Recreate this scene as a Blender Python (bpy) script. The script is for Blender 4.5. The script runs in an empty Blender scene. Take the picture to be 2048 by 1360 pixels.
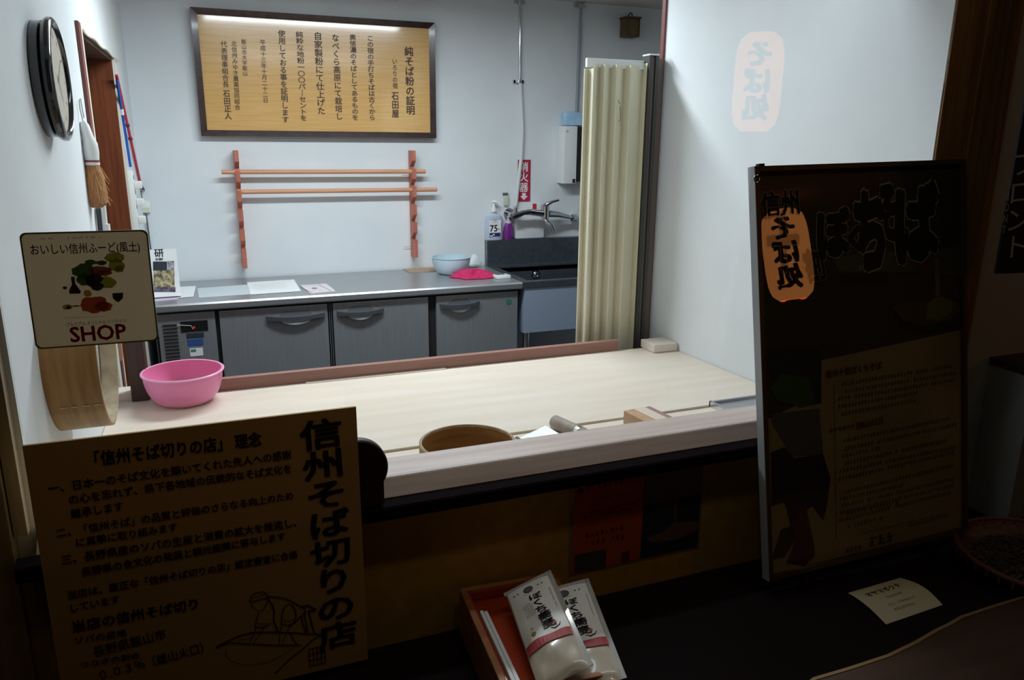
import bpy, bmesh, math, random
from mathutils import Vector, Matrix
random.seed(7)
S = bpy.context.scene
COL = S.collection
pi = math.pi

# ------------------------------------------------------------------ camera
RC = Matrix(((0.9291947, -0.3694853, 0.0088198), (-0.0861887, -0.2398326, -0.9669808), (0.3594004, 0.8977533, -0.2546967)))
FPX, CX, CY, HC = 1524.81, 1024.0, 680.0, 1.536
cd = bpy.data.cameras.new('camera'); cam = bpy.data.objects.new('camera', cd); COL.objects.link(cam)
cd.sensor_width = 36; cd.lens = 36 * FPX / 2048; cd.clip_start = .02
m = Matrix((RC[0], -RC[1], -RC[2])).transposed().to_4x4(); m.translation = (0, 0, HC)
cam.matrix_world = m
S.camera = cam
S.view_settings.view_transform = 'Standard'; S.view_settings.look = 'None'
S.view_settings.gamma = 1; S.view_settings.exposure = 0.0
try: S.view_settings.use_curve_mapping = False
except Exception: pass

# ------------------------------------------------------------------ world and lights
w = bpy.data.worlds.new('hall_dusk'); S.world = w; w.use_nodes = True
w.node_tree.nodes['Background'].inputs[0].default_value = (.9, .62, .36, 1)
w.node_tree.nodes['Background'].inputs[1].default_value = .007

def area(name, loc, sx, sy, power, col, rot=(0, 0, 0), spread=pi):
    l = bpy.data.lights.new(name, 'AREA'); l.shape = 'RECTANGLE'; l.size = sx; l.size_y = sy
    l.energy = power; l.color = col; l.spread = spread
    o = bpy.data.objects.new(name, l); COL.objects.link(o); o.location = loc; o.rotation_euler = rot
    return o
TUBE = (.83, .94, 1.0)
area('kitchen_lamp_light', (.72, 3.02, 2.24), 1.25, .16, 36, TUBE)
area('board_lamp_light', (.85, 1.70, 2.17), 1.2, .07, 4.2, TUBE)
area('side_room_light', (2.35, 3.3, 2.27), .5, .12, 1.0, TUBE)
area('hall_fill_light', (.75, .75, 2.55), 3.4, .12, 1.8, (1, .78, .46), rot=(.35, 0, 0))  # added warm fill that brightens the window posts; no fixture stands behind it
sp = bpy.data.lights.new('pack_fill_spot', 'SPOT'); sp.energy = 1.7; sp.color = (1, .86, .66); sp.spot_size = 1.05; sp.spot_blend = .9; sp.shadow_soft_size = .03  # added spot that lifts the noodle packs, without any fixture
so = bpy.data.objects.new('pack_fill_spot', sp); COL.objects.link(so); so.location = (.62, .85, 2.3)
so.rotation_euler = (Vector((.62, 1.2, .6)) - Vector((.62, .85, 2.3))).to_track_quat('-Z', 'Y').to_euler()

# ------------------------------------------------------------------ helpers
def lin(c):
    return tuple(((v / 255) / 12.92 if v / 255 <= .04045 else ((v / 255 + .055) / 1.055) ** 2.4) for v in c)
MATS = {}
def mat(name, rgb, rough=.5, metal=0, rgb2=None, scale=(1, 1, 1), ns=8, bump=0, coat=0, emit=0, alpha=1, spec=.5, trans=0, detail=4, contrast=(.35, .65)):
    if name in MATS: return MATS[name]
    mt = bpy.data.materials.new(name); mt.use_nodes = True; nt = mt.node_tree; b = nt.nodes['Principled BSDF']
    b.inputs['Base Color'].default_value = (*lin(rgb), 1); b.inputs['Roughness'].default_value = rough
    b.inputs['Metallic'].default_value = metal; b.inputs['Specular IOR Level'].default_value = spec
    b.inputs['Coat Weight'].default_value = coat; b.inputs['Coat Roughness'].default_value = .08
    b.inputs['Alpha'].default_value = alpha; b.inputs['Transmission Weight'].default_value = trans
    if rgb2 or bump:
        tc = nt.nodes.new('ShaderNodeTexCoord'); mp = nt.nodes.new('ShaderNodeMapping'); nz = nt.nodes.new('ShaderNodeTexNoise')
        mp.inputs['Scale'].default_value = scale; nz.inputs['Scale'].default_value = ns; nz.inputs['Detail'].default_value = detail
        nt.links.new(tc.outputs['Object'], mp.inputs[0]); nt.links.new(mp.outputs[0], nz.inputs['Vector'])
        if rgb2:
            r = nt.nodes.new('ShaderNodeValToRGB'); r.color_ramp.elements[0].position = contrast[0]; r.color_ramp.elements[1].position = contrast[1]
            r.color_ramp.elements[0].color = (*lin(rgb), 1); r.color_ramp.elements[1].color = (*lin(rgb2), 1)
            nt.links.new(nz.outputs['Fac'], r.inputs[0]); nt.links.new(r.outputs[0], b.inputs['Base Color'])
        if bump:
            bp = nt.nodes.new('ShaderNodeBump'); bp.inputs['Strength'].default_value = bump; bp.inputs['Distance'].default_value = .002
            nt.links.new(nz.outputs['Fac'], bp.inputs['Height']); nt.links.new(bp.outputs[0], b.inputs['Normal'])
    if emit:
        b.inputs['Emission Color'].default_value = (*lin(rgb), 1); b.inputs['Emission Strength'].default_value = emit
    MATS[name] = mt; return mt

def translucent(mt, f, rgb=None):
    nt = mt.node_tree; b = nt.nodes['Principled BSDF']; o = nt.nodes['Material Output']
    mx = nt.nodes.new('ShaderNodeMixShader'); t = nt.nodes.new('ShaderNodeBsdfTranslucent'); mx.inputs[0].default_value = f
    t.inputs[0].default_value = (*lin(rgb), 1) if rgb else b.inputs['Base Color'].default_value
    nt.links.new(b.outputs[0], mx.inputs[1]); nt.links.new(t.outputs[0], mx.inputs[2]); nt.links.new(mx.outputs[0], o.inputs[0]); return mt
def glassmat(name, tint=(1, 1, 1), ior=1.5, rough=0.0):
    if name in MATS: return MATS[name]
    mt = bpy.data.materials.new(name); mt.use_nodes = True; nt = mt.node_tree; nt.nodes.clear()
    o = nt.nodes.new('ShaderNodeOutputMaterial'); mx = nt.nodes.new('ShaderNodeMixShader'); t = nt.nodes.new('ShaderNodeBsdfTransparent')
    g = nt.nodes.new('ShaderNodeBsdfGlossy'); fr = nt.nodes.new('ShaderNodeFresnel')
    t.inputs[0].default_value = (*tint, 1); g.inputs['Roughness'].default_value = rough
    ge = nt.nodes.new('ShaderNodeNewGeometry'); ma = nt.nodes.new('ShaderNodeMath'); ma.operation = 'MULTIPLY_ADD'   # thin pane: no total reflection at its rear face
    ma.inputs[1].default_value = 1 / ior - ior; ma.inputs[2].default_value = ior
    nt.links.new(ge.outputs['Backfacing'], ma.inputs[0]); nt.links.new(ma.outputs[0], fr.inputs[0])
    nt.links.new(fr.outputs[0], mx.inputs[0]); nt.links.new(t.outputs[0], mx.inputs[1]); nt.links.new(g.outputs[0], mx.inputs[2]); nt.links.new(mx.outputs[0], o.inputs[0])
    MATS[name] = mt; return mt

class G:
    """collects geometry (world coordinates unless told otherwise)"""
    def __init__(s): s.v = []; s.f = []
    def add(s, vs, fs):
        n = len(s.v); s.v += [Vector(v) for v in vs]; s.f += [tuple(i + n for i in f) for f in fs]; return s
    def box(s, x0, x1, y0, y1, z0, z1, bev=0, M=None):
        bm = bmesh.new(); bmesh.ops.create_cube(bm, size=1)
        for v in bm.verts: v.co = Vector(((x0 + x1) / 2 + v.co.x * (x1 - x0), (y0 + y1) / 2 + v.co.y * (y1 - y0), (z0 + z1) / 2 + v.co.z * (z1 - z0)))
        if bev: bmesh.ops.bevel(bm, geom=bm.edges[:] + bm.verts[:], offset=bev, segments=2, affect='EDGES', profile=.6)
        return s.frombm(bm, M)
    def frombm(s, bm, M=None):
        bm.verts.ensure_lookup_table(); bm.verts.index_update()
        vs = [(M @ v.co) if M else v.co.copy() for v in bm.verts]
        s.add(vs, [[v.index for v in f.verts] for f in bm.faces]); bm.free(); return s
    def prism(s, pts, z0, z1, M=None):
        """pts outline in local xy, extruded local z"""
        n = len(pts); vs = [Vector((p[0], p[1], z0)) for p in pts] + [Vector((p[0], p[1], z1)) for p in pts]
        if M: vs = [M @ v for v in vs]
        fs = [tuple(range(n))[::-1], tuple(range(n, 2 * n))] + [(i, (i + 1) % n, n + (i + 1) % n, n + i) for i in range(n)]
        return s.add(vs, fs)
    def lathe(s, prof, M=None, n=40, closed=False, cap=False):
        """prof list of (r,z) about local z"""
        vs = []; fs = []; k = len(prof)
        for i in range(n):
            a = 2 * pi * i / n
            vs += [Vector((r * math.cos(a), r * math.sin(a), z)) for r, z in prof]
        for i in range(n):
            j = (i + 1) % n
            for q in range(k if closed else k - 1):
                q2 = (q + 1) % k
                fs.append((i * k + q, j * k + q, j * k + q2, i * k + q2))
        if cap:
            fs.append(tuple(i * k for i in range(n))[::-1]); fs.append(tuple(i * k + k - 1 for i in range(n)))
        if M: vs = [M @ v for v in vs]
        return s.add(vs, fs)
    def tube(s, pts, r, n=10, cap=True):
        pts = [Vector(p) for p in pts]; rs = r if isinstance(r, (list, tuple)) else [r] * len(pts)
        vs = []; fs = []; up = None
        for i, p in enumerate(pts):
            t = (pts[min(i + 1, len(pts) - 1)] - pts[max(i - 1, 0)]).normalized()
            if up is None: up = Vector((0, 0, 1)) if abs(t.z) < .9 else Vector((1, 0, 0))
            a = t.cross(up).normalized(); b = a.cross(t).normalized(); up = b
            vs += [p + (a * math.cos(2 * pi * k / n) + b * math.sin(2 * pi * k / n)) * rs[i] for k in range(n)]
        for i in range(len(pts) - 1):
            for k in range(n): fs.append((i * n + k, i * n + (k + 1) % n, (i + 1) * n + (k + 1) % n, (i + 1) * n + k))
        if cap: fs.append(tuple(range(n))[::-1]); fs.append(tuple((len(pts) - 1) * n + k for k in range(n)))
        return s.add(vs, fs)

def link(name, g, mt, parent=None, smooth=False, label=None, local=False):
    """one mesh object; vertices given in world coordinates (or in the parent's frame when local)"""
    me = bpy.data.meshes.new(name)
    if parent is not None and not local:
        Mi = Matrix(parent['_M']).inverted() if '_M' in parent else Matrix(PM[parent.name]).inverted()
    else: Mi = None
    vs = [(Mi @ v) if Mi else v for v in g.v]
    me.from_pydata([tuple(v) for v in vs], [], g.f)
    bm = bmesh.new(); bm.from_mesh(me); bmesh.ops.recalc_face_normals(bm, faces=bm.faces[:]); bm.to_mesh(me); bm.free()
    me.materials.append(mt)
    if smooth:
        for p in me.polygons: p.use_smooth = True
        try: me.set_sharp_from_angle(angle=math.radians(35))
        except Exception: pass
    o = bpy.data.objects.new(name, me); COL.objects.link(o)
    if parent is not None: o.parent = parent; PM[o.name] = PM[parent.name]
    if label: o['label'] = label
    return o
PM = {}
def thing(name, label, cat, M, group=None):
    if not isinstance(M, Matrix): M = Matrix.Translation(M)
    o = bpy.data.objects.new(name, None); COL.objects.link(o); o.matrix_world = M
    o.empty_display_size = .05
    PM[o.name] = [list(r) for r in M]
    o['label'] = label; o['category'] = cat
    if group: o['group'] = group
    return o
def solo(name, g, mt, label, cat, group=None, smooth=False):
    c = sum(g.v, Vector()) / len(g.v); zmin = min(v.z for v in g.v); base = Vector((c.x, c.y, zmin))
    me_g = G(); me_g.v = [v - base for v in g.v]; me_g.f = g.f
    o = link(name, me_g, mt, None, smooth); o.location = base
    o['label'] = label; o['category'] = cat; PM[o.name] = [list(r) for r in Matrix.Translation(base)]
    if group: o['group'] = group
    return o
def struct(name, g, mt, smooth=False):
    o = link(name, g, mt, None, smooth); o['kind'] = 'structure'; PM[o.name] = [list(r) for r in Matrix.Identity(4)]; return o

# a picture point turned into a place on a real plane, used to measure where things stand
def ray(x, y): return RC.transposed() @ Vector((x - CX, y - CY, FPX))
def onz(x, y, z): r = ray(x, y); return r * ((z - HC) / r.z) + Vector((0, 0, HC))
def ony(x, y, Y): r = ray(x, y); return r * (Y / r.y) + Vector((0, 0, HC))
def onx(x, y, X): r = ray(x, y); return r * (X / r.x) + Vector((0, 0, HC))
def frame(o, u, v):
    u = Vector(u).normalized(); v = Vector(v).normalized(); n = u.cross(v).normalized(); v = n.cross(u)
    M = Matrix((u, v, n)).transposed().to_4x4(); M.translation = o; return M
def loc2(M, x, y):
    r = ray(x, y); c = Vector((0, 0, HC)); n = M.col[2].xyz; t = (M.translation - c).dot(n) / r.dot(n)
    q = M.inverted() @ (c + r * t); return Vector((q.x, q.y, 0))

# flat print in a sign's own frame ---------------------------------------------------------
def glyphs(s, vertical=False, bold=0, space=1.0):
    cu = bpy.data.curves.new('t', 'FONT'); cu.body = '\n'.join(s) if vertical else s; cu.size = 1; cu.resolution_u = 2
    cu.offset = bold; cu.align_x = 'CENTER' if vertical else 'LEFT'; cu.space_line = .82 if vertical else 1; cu.space_character = space
    o = bpy.data.objects.new('t', cu); me = bpy.data.meshes.new_from_object(o)
    vs = [v.co.copy() for v in me.vertices]; fs = [tuple(p.vertices) for p in me.polygons]
    bpy.data.objects.remove(o); bpy.data.curves.remove(cu); bpy.data.meshes.remove(me)
    return vs, fs
def thick(vs, fs, bold):
    """heavier strokes: the same flat glyph printed a few times, slightly shifted"""
    if not bold: return vs, fs
    V = []; F = []
    for k, (dx, dy) in enumerate(((0, 0), (1, .3), (-1, -.3), (.3, -1), (-.3, 1), (.75, .75), (-.75, -.75), (.75, -.75), (-.75, .75))):
        n = len(V); V += [v + Vector((dx * bold, dy * bold, k * .00002)) for v in vs]; F += [tuple(i + n for i in f) for f in fs]
    return V, F
def htext(root, M, s, p0, p1, mt, name='lettering', hf=1.0, bold=0, z=.0012, slant=0, g=None, label=None):
    a = loc2(M, *p0); b = loc2(M, *p1); L = (b - a).length; d = (b - a).normalized(); n = Vector((-d.y, d.x, 0))
    vs, fs = glyphs(s); x0 = min(v.x for v in vs); x1 = max(v.x for v in vs); ym = (min(v.y for v in vs) + max(v.y for v in vs)) / 2
    k = L / (x1 - x0); vs, fs = thick(vs, fs, bold)
    out = [a + d * ((v.x - x0) * k) + n * ((v.y - ym) * k * hf) + Vector((0, 0, z + v.z)) for v in vs]
    gg = g or G(); gg.add(out, fs)
    return gg if g is not None else link(name, gg, mt, root, local=True, label=label)
def column(s, bold=0):
    """characters one under another; pitch 1, x centred"""
    V = []; F = []
    for i, ch in enumerate(s):
        vs, fs = glyphs(ch)
        cx_ = .5 if ord(ch) > 255 else (min(v.x for v in vs) + max(v.x for v in vs)) / 2
        vs, fs = thick(vs, fs, bold); n = len(V); V += [Vector((v.x - cx_, v.y - .355 - .5 - i, v.z)) for v in vs]; F += [tuple(k + n for k in f) for f in fs]
    return V, F
def vtext(root, M, s, p0, p1, mt, name='lettering', wf=1.0, bold=0, z=.0012, g=None):
    a = loc2(M, *p0); b = loc2(M, *p1); L = (b - a).length; d = (b - a).normalized(); n = Vector((-d.y, d.x, 0))
    vs, fs = column(s, bold); k = L / len(s)
    out = [a + d * (-v.y * k) + n * (v.x * k * wf) + Vector((0, 0, z + v.z)) for v in vs]
    gg = g or G(); gg.add(out, fs)
    return gg if g is not None else link(name, gg, mt, root, local=True)
def ribbon(g, pts, wd, z=.0012):
    pts = [Vector((p[0], p[1], 0)) for p in pts]; n = len(pts); vs = []
    for i, p in enumerate(pts):
        t = (pts[min(i + 1, n - 1)] - pts[max(i - 1, 0)]).normalized(); q = Vector((-t.y, t.x, 0))
        wi = wd[i] if isinstance(wd, (list, tuple)) else wd
        vs += [p + q * wi / 2 + Vector((0, 0, z)), p - q * wi / 2 + Vector((0, 0, z))]
    g.add(vs, [(2 * i, 2 * i + 1, 2 * i + 3, 2 * i + 2) for i in range(n - 1)])
def poly(g, pts, z=.001):
    g.add([Vector((p[0], p[1], z)) for p in pts], [tuple(range(len(pts)))])
def blob(g, c, rx, ry, z=.001, n=18, rough=.15, rot=0):
    pts = []
    for i in range(n):
        a = 2 * pi * i / n; k = 1 + random.uniform(-rough, rough); x = rx * k * math.cos(a); y = ry * k * math.sin(a)
        pts.append((c[0] + x * math.cos(rot) - y * math.sin(rot), c[1] + x * math.sin(rot) + y * math.cos(rot)))
    poly(g, pts, z)
def fakeline(g, a, b, h, dens=.8, z=.0012):
    """a row of small illegible characters"""
    L = (b - a).length; d = (b - a).normalized(); n = Vector((-d.y, d.x, 0)); t = 0
    while t < L - h:
        w_ = h * random.uniform(.7, .95)
        if random.random() < dens:
            for k in range(3):
                if random.random() < .85:
                    y = (k - 1) * h * .36; o = a + d * (t + random.uniform(0, .15) * h) + n * y
                    e = o + d * w_ * random.uniform(.5, .95); ribbon(g, [o, e], h * .14, z)
            x = t + w_ * random.uniform(.3, .7); o = a + d * x + n * h * .45; ribbon(g, [o, o - n * h * .9], h * .15, z)
        t += h * 1.08

# ------------------------------------------------------------------ materials
WALL = mat('white_emulsion_wall', (232, 236, 238), .85, 0, (224, 229, 232), ns=3, bump=.08)
CEIL = mat('ceiling_board', (196, 190, 180), .9)
FLOORK = mat('kitchen_floor_vinyl', (96, 100, 104), .6, 0, (84, 88, 92), ns=20)
FLOORH = mat('hall_floor_wood', (64, 44, 30), .5, 0, (50, 34, 24), scale=(1, 12, 1))
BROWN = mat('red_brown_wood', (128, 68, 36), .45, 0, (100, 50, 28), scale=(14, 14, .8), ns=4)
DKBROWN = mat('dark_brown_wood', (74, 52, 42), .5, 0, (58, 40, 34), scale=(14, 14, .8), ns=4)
MAROON = mat('maroon_casing', (118, 66, 62), .45)
IVORY = mat('ivory_trim', (226, 222, 204), .6)
PALEW = mat('pale_board_wood', (232, 219, 205), .42, 0, (225, 211, 193), scale=(.7, 7, 7), ns=3, spec=.35)
RAILW = mat('grey_beige_rail_wood', (206, 188, 180), .42, 0, (190, 170, 162), scale=(.8, 12, 12), ns=4)
PINKW = mat('reddish_strip_wood', (158, 116, 104), .5, 0, (144, 102, 90), scale=(.8, 12, 12), ns=4)
POSTW = mat('hall_post_wood', (196, 150, 96), .45, 0, (150, 108, 66), scale=(12, 12, .7), ns=4)
BENCH = mat('dark_bench_wood', (32, 18, 22), .7, 0, (26, 14, 18), scale=(.8, 12, 12), ns=4, spec=.2)
PANELW = mat('ochre_wall_panel', (200, 162, 74), .8, 0, (188, 150, 66), ns=30)
STEEL = mat('brushed_steel', (178, 180, 184), .34, .7, (168, 171, 175), scale=(1, 40, 40), ns=6, bump=.03)
STEELD = mat('brushed_steel_door', (156, 158, 162), .38, .45, (146, 149, 154), scale=(40, 40, 1), ns=6, bump=.03)
APRON = mat('sink_apron_steel', (166, 180, 202), .42, .3)
CHROME = mat('chrome', (210, 212, 216), .12, 1)
DARKP = mat('dark_grey_plastic', (70, 74, 78), .45)
BLACK = mat('black_gloss', (22, 23, 26), .14, coat=.6)
NEARBLACK = mat('door_gasket_black', (26, 27, 30), .7)  # plain near-black for gaskets, slots, vent slats and small feet
WHITEP = mat('white_plastic', (236, 238, 236), .4)
INK = mat('black_ink', (20, 18, 17), .7)
PAPER = mat('white_paper', (238, 240, 240), .8)

# ------------------------------------------------------------------ the room shell
XL, XR, YW, YB, ZC = -.322, 1.70, 1.43, 4.315, 2.31
g = G(); g.box(-1.2, 3.4, YW, YB + .1, -.05, 0); struct('floor', g, FLOORK)
g = G(); g.box(-1.2, 3.4, YW, YB + .1, ZC, ZC + .05); struct('ceiling', g, CEIL)
g = G(); g.box(-1.2, 3.4, YB, YB + .1, 0, ZC); struct('wall_back', g, WALL)
# left wall with a doorway (Y 2.80..3.92, up to 1.885)
def shear(g):
    for v in g.v: v.x += .0104 * (v.y - YW)
    return g
DY0, DY1, DZ = 2.755, 3.67, 1.850
g = G(); g.box(XL - .12, XL, YW, DY0, 0, ZC); g.box(XL - .12, XL, DY1, YB, 0, ZC); g.box(XL - .12, XL, DY0, DY1, DZ, ZC)
shear(g); struct('wall_left', g, WALL)
# right wall, a stub that splays very slightly
g = G()
pts = [(1.645, 2.60), (1.70, YW + .0005), (1.86, YW + .0005), (1.745, 2.60)]
g.prism(pts, 0, ZC); struct('wall_right', g, WALL)
g = G(); g.box(3.3, 3.4, YW, YB, 0, ZC); struct('wall_far_right', g, WALL)
g = G(); g.box(1.862, 3.4, YW + .0005, YW + .1, 0, ZC); struct('wall_behind_counter', g, WALL)
# header over the window, kitchen side, and low front wall under it
g = G(); g.box(-.5, 2.2, YW - .02, YW + .10, 2.03, ZC + .3); g.box(-.32, 1.69, YW + .10, YW + .205, 2.055, ZC); struct('wall_front', g, WALL)
g = G(); g.box(-1.3, 1.706, 1.405, YW - .002, 0, .80); struct('wall_under_window', g, PANELW)
# doorway in the left wall: brown reveal, casing
d = thing('door_1', 'x', 'x', (XL, DY0, 0)); del d['label']; del d['category']; d['kind'] = 'structure'
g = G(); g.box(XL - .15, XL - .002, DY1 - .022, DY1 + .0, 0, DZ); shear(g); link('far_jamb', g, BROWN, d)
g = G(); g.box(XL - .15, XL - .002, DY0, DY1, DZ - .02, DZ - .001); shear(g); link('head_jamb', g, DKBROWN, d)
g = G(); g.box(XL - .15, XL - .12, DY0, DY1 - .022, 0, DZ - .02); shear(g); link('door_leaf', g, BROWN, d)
g = G(); g.box(XL - .10, XL + .009, DY0 - .003, DY0 + .028, 0, DZ); shear(g); link('near_jamb', g, IVORY, d)
g = G(); g.box(XL - .002, XL + .010, DY0 - .05, DY0 - .004, 0, DZ + .012, .002); shear(g); link('casing', g, MAROON, d)
g = G(); g.box(XL - .002, XL + .008, DY0, DY1 + .01, DZ - .004, DZ + .008, .002); shear(g); link('head_casing', g, IVORY, d)
g = G(); g.tube([(XL + .010, DY0 + .03 + t * 1.05, DZ - .006 - .004 * math.sin(t * 19)) for t in [i / 24 for i in range(25)]], .004, 6); shear(g); link('trim_cord', g, IVORY, d, True)
g = G(); g.box(XL - .001, XL + .006, DY1 + .0005, DY1 + .022, 0, DZ); shear(g); link('far_casing', g, IVORY, d)
# casing on the end of the right wall
g = G(); g.box(1.636, 1.75, 2.60, 2.622, 0, ZC, .002); struct('trim_1', g, MAROON)
g = G(); g.box(1.745, 3.4, 2.55, 2.60, 2.25, ZC); struct('trim_2', g, DKBROWN)

# ------------------------------------------------------------------ window frame, posts, glass
g = G(); g.box(1.703, 1.806, 1.4255, 1.4295, .0, 2.6, .002); struct('trim_3', g, POSTW)
g = G(); g.box(1.808, 1.926, 1.4205, 1.4295, .0, 2.6, .002); struct('trim_4', g, POSTW)
g = G(); g.box(-.352, -.331, 1.405, 1.46, .87, 2.6, .001); struct('trim_5', g, mat('weathered_jamb_wood', (186, 172, 146), .5, 0, (168, 154, 128), scale=(12, 12, .7), ns=4))
g = G(); g.box(-.50, -.354, 1.395, 1.46, .0, 2.6, .002); struct('trim_6', g, mat('left_post_wood', (168, 148, 116), .5, 0, (148, 128, 98), scale=(12, 12, .7), ns=4))
# sill rail: flat top, sloped outer face, dark ledge under it
def xprof(g, pts, x0, x1):
    n = len(pts); vs = [(x0, p[0], p[1]) for p in pts] + [(x1, p[0], p[1]) for p in pts]
    g.add(vs, [tuple(range(n)), tuple(range(n, 2 * n))[::-1]] + [(i, (i + 1) % n, n + (i + 1) % n, n + i) for i in range(n)])
wn = thing('window_1', 'x', 'x', (0, YW, .8)); del wn['label']; del wn['category']; wn['kind'] = 'structure'
g = G(); xprof(g, [(1.388, .839), (1.418, .866), (1.421, .868), (1.516, .868), (1.518, .866), (1.518, .80), (1.388, .80)], XL + .002, 1.70); link('sill_rail', g, RAILW, wn)
g = G(); xprof(g, [(1.362, .803), (1.362, .826), (1.366, .830), (1.3875, .838), (1.3875, .80)], -.35, 1.70); link('outer_ledge', g, mat('ledge_black_wood', (24, 14, 18), .9, spec=.1), wn)
g = G(); g.box(XL + .002, 1.70, YW - .004, YW + .001, .868, 2.04); link('glass_pane', g, glassmat('window_glass'), wn)

# ------------------------------------------------------------------ hall side: bench, floor, ceiling
g = G(); g.box(-3, 7, -4.5, 1.40, -.05, 0); struct('hall_floor', g, FLOORH)
bz = .49
t = thing('display_bench', 'long dark wooden display bench running under the window', 'bench', (.4, 1.2, 0))
g = G(); g.box(-1.3, 2.6, .98, 1.404, bz - .035, bz, .004); link('bench_top', g, BENCH, t)
for x in (-1.1, .9, 2.45):
    g = G(); g.box(x, x + .06, 1.03, 1.37, 0, bz - .035); link('bench_support', g, BENCH, t)

# ================================================================== KITCHEN
# --- dough board counter
t = thing('dough_board_counter', 'broad pale wooden dough board counter inside the window', 'counter', (.65, 2.1, 0))
g = G(); g.prism([(XL + .006, 1.835), (1.678, 1.835), (1.648, 2.485), (XL + .013, 2.485)], .715, .75); link('board_top', g, PALEW, t)
g = G(); g.box(XL + .004, 1.672, 1.525, 1.835, .70, .738); link('trough_floor', g, mat('trough_white', (226, 224, 218), .5), t)
g = G(); g.box(XL + .004, 1.672, 1.795, 1.834, .7385, .7435, .002); link('trough_step', g, PALEW, t)
g = G(); g.box(-.20, 1.44, 2.487, 2.512, .70, .79, .002); link('rear_strip', g, PINKW, t)
g = G(); g.box(XL + .016, -.257, 2.487, 2.56, .70, .775, .002); link('end_strip', g, PALEW, t)
g = G(); g.box(1.545, 1.65, 2.40, 2.50, .751, .782, .003); link('corner_block', g, PALEW, t)
g = G(); g.box(.26, .74, 2.470, 2.4865, .7505, .753); link('loose_slat', g, PALEW, t)
g = G(); g.box(XL + .01, 1.64, 1.53, 1.56, 0, .695); link('apron_panel', g, DKBROWN, t)
for x in (-.28, 1.55):
    g = G(); g.box(x, x + .06, 2.38, 2.44, 0, .714); link('leg', g, DKBROWN, t)
g = G(); g.box(-.257, -.209, 2.47, 2.52, .751, 1.24, .002); solo('corner_post', g, DKBROWN, 'short dark brown wooden post behind the pink bowl', 'post')
# dried flour smears on the board
FL = mat('flour_dust', (246, 243, 234), .9)

# --- pink bowl
def bowl(name, c, r, h, rb, mt, label, cat='bowl', thick=.003, lip=.004):
    t = thing(name, label, cat, c)
    prof = [(0.0001, .004), (rb, .004), (rb, 0), (rb * 1.03, 0)]
    for i in range(1, 13):
        a = i / 12 * pi / 2; prof.append((rb + (r - rb) * math.sin(a) ** .8, h * (1 - math.cos(a)) ** .9))
    prof += [(r + lip, h), (r + lip, h + .002), (r - thick, h + .002)]
    for i in range(11, 0, -1):
        a = i / 12 * pi / 2; prof.append((rb + (r - rb) * math.sin(a) ** .8 - thick, h * (1 - math.cos(a)) ** .9 + thick))
    prof.append((0.0001, .008))
    g = G(); g.lathe(prof, Matrix.Translation(c), 64); link('bowl_body', g, mt, t, True)
    return t
PINK = mat('pink_plastic', (240, 140, 184), .35, spec=.5)
t = bowl('plastic_bowl', (-.105, 2.425, .75), .113, .098, .055, PINK, 'round pink plastic bowl on the left end of the dough board')
g = G(); g.lathe([(.112, .0935), (.118, .0955), (.1185, .099), (.116, .101), (.112, .0995)], Matrix.Translation((-.105, 2.425, .75)), 64, closed=True); link('rim', g, mat('pink_rim', (246, 176, 208), .35), t, True)

# --- hoop sieves
def hoop(t, M, r, d, mo, mi, mesh=True, edge=False):
    g = G(); g.lathe([(r, 0), (r, d), (r - .004, d), (r - .004, 0)], M, 72, closed=True); link('hoop', g, mo, t, True)
    k = .006 if edge else .034
    g = G(); g.lathe([(r - .0042, d - k), (r - .0042, d + .001), (r - .010 + .004 * edge, d + .001), (r - .010 + .004 * edge, d - k)], M, 72, closed=True); link('rim_band', g, mi, t, True)
    zm = .012 if edge else d - .036
    g = G(); g.lathe([(.0001, zm), (r - .0045, zm)], M, 48); link('sieve_mesh', g, mo if edge else mat('pale_sieve_cloth', (232, 236, 232), .8), t)
HOOPW = mat('hoop_bentwood', (170, 128, 74), .5, 0, (138, 98, 54), scale=(1, 1, 14), ns=5)
HOOPR = mat('hoop_rim_pale', (206, 188, 158), .5, 0, (180, 160, 134), ns=40)
c = Vector((-.325, 1.795, 1.092)); M = Matrix.Translation(c) @ Matrix.Rotation(pi / 2, 4, 'Y')
t = thing('sieve', 'large round bentwood sieve hung sideways on the left wall under the shop sign', 'sieve', M)
hoop(t, M, .166, .102, HOOPW, HOOPR)
g = G()
for k in range(4): g.box(-.300 + k * .02, -.288 + k * .02, 1.6420, 1.6440, 1.0135, 1.0150)
for v in g.v: v.y = c.y - math.sqrt(.166 ** 2 - (v.z - c.z) ** 2) - .001 - (.001 if v.y < 1.643 else 0)
link('stitching', g, mat('stitch_pale', (222, 190, 130), .6), t)
cc = Vector((.548, 1.655, .7390)); M = Matrix.Translation(cc)
t = thing('sieve', 'round bentwood hoop sieve lying in the trough behind the window rail', 'sieve', M)
hoop(t, M, .118, .081, HOOPW, HOOPR, edge=True)

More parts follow.
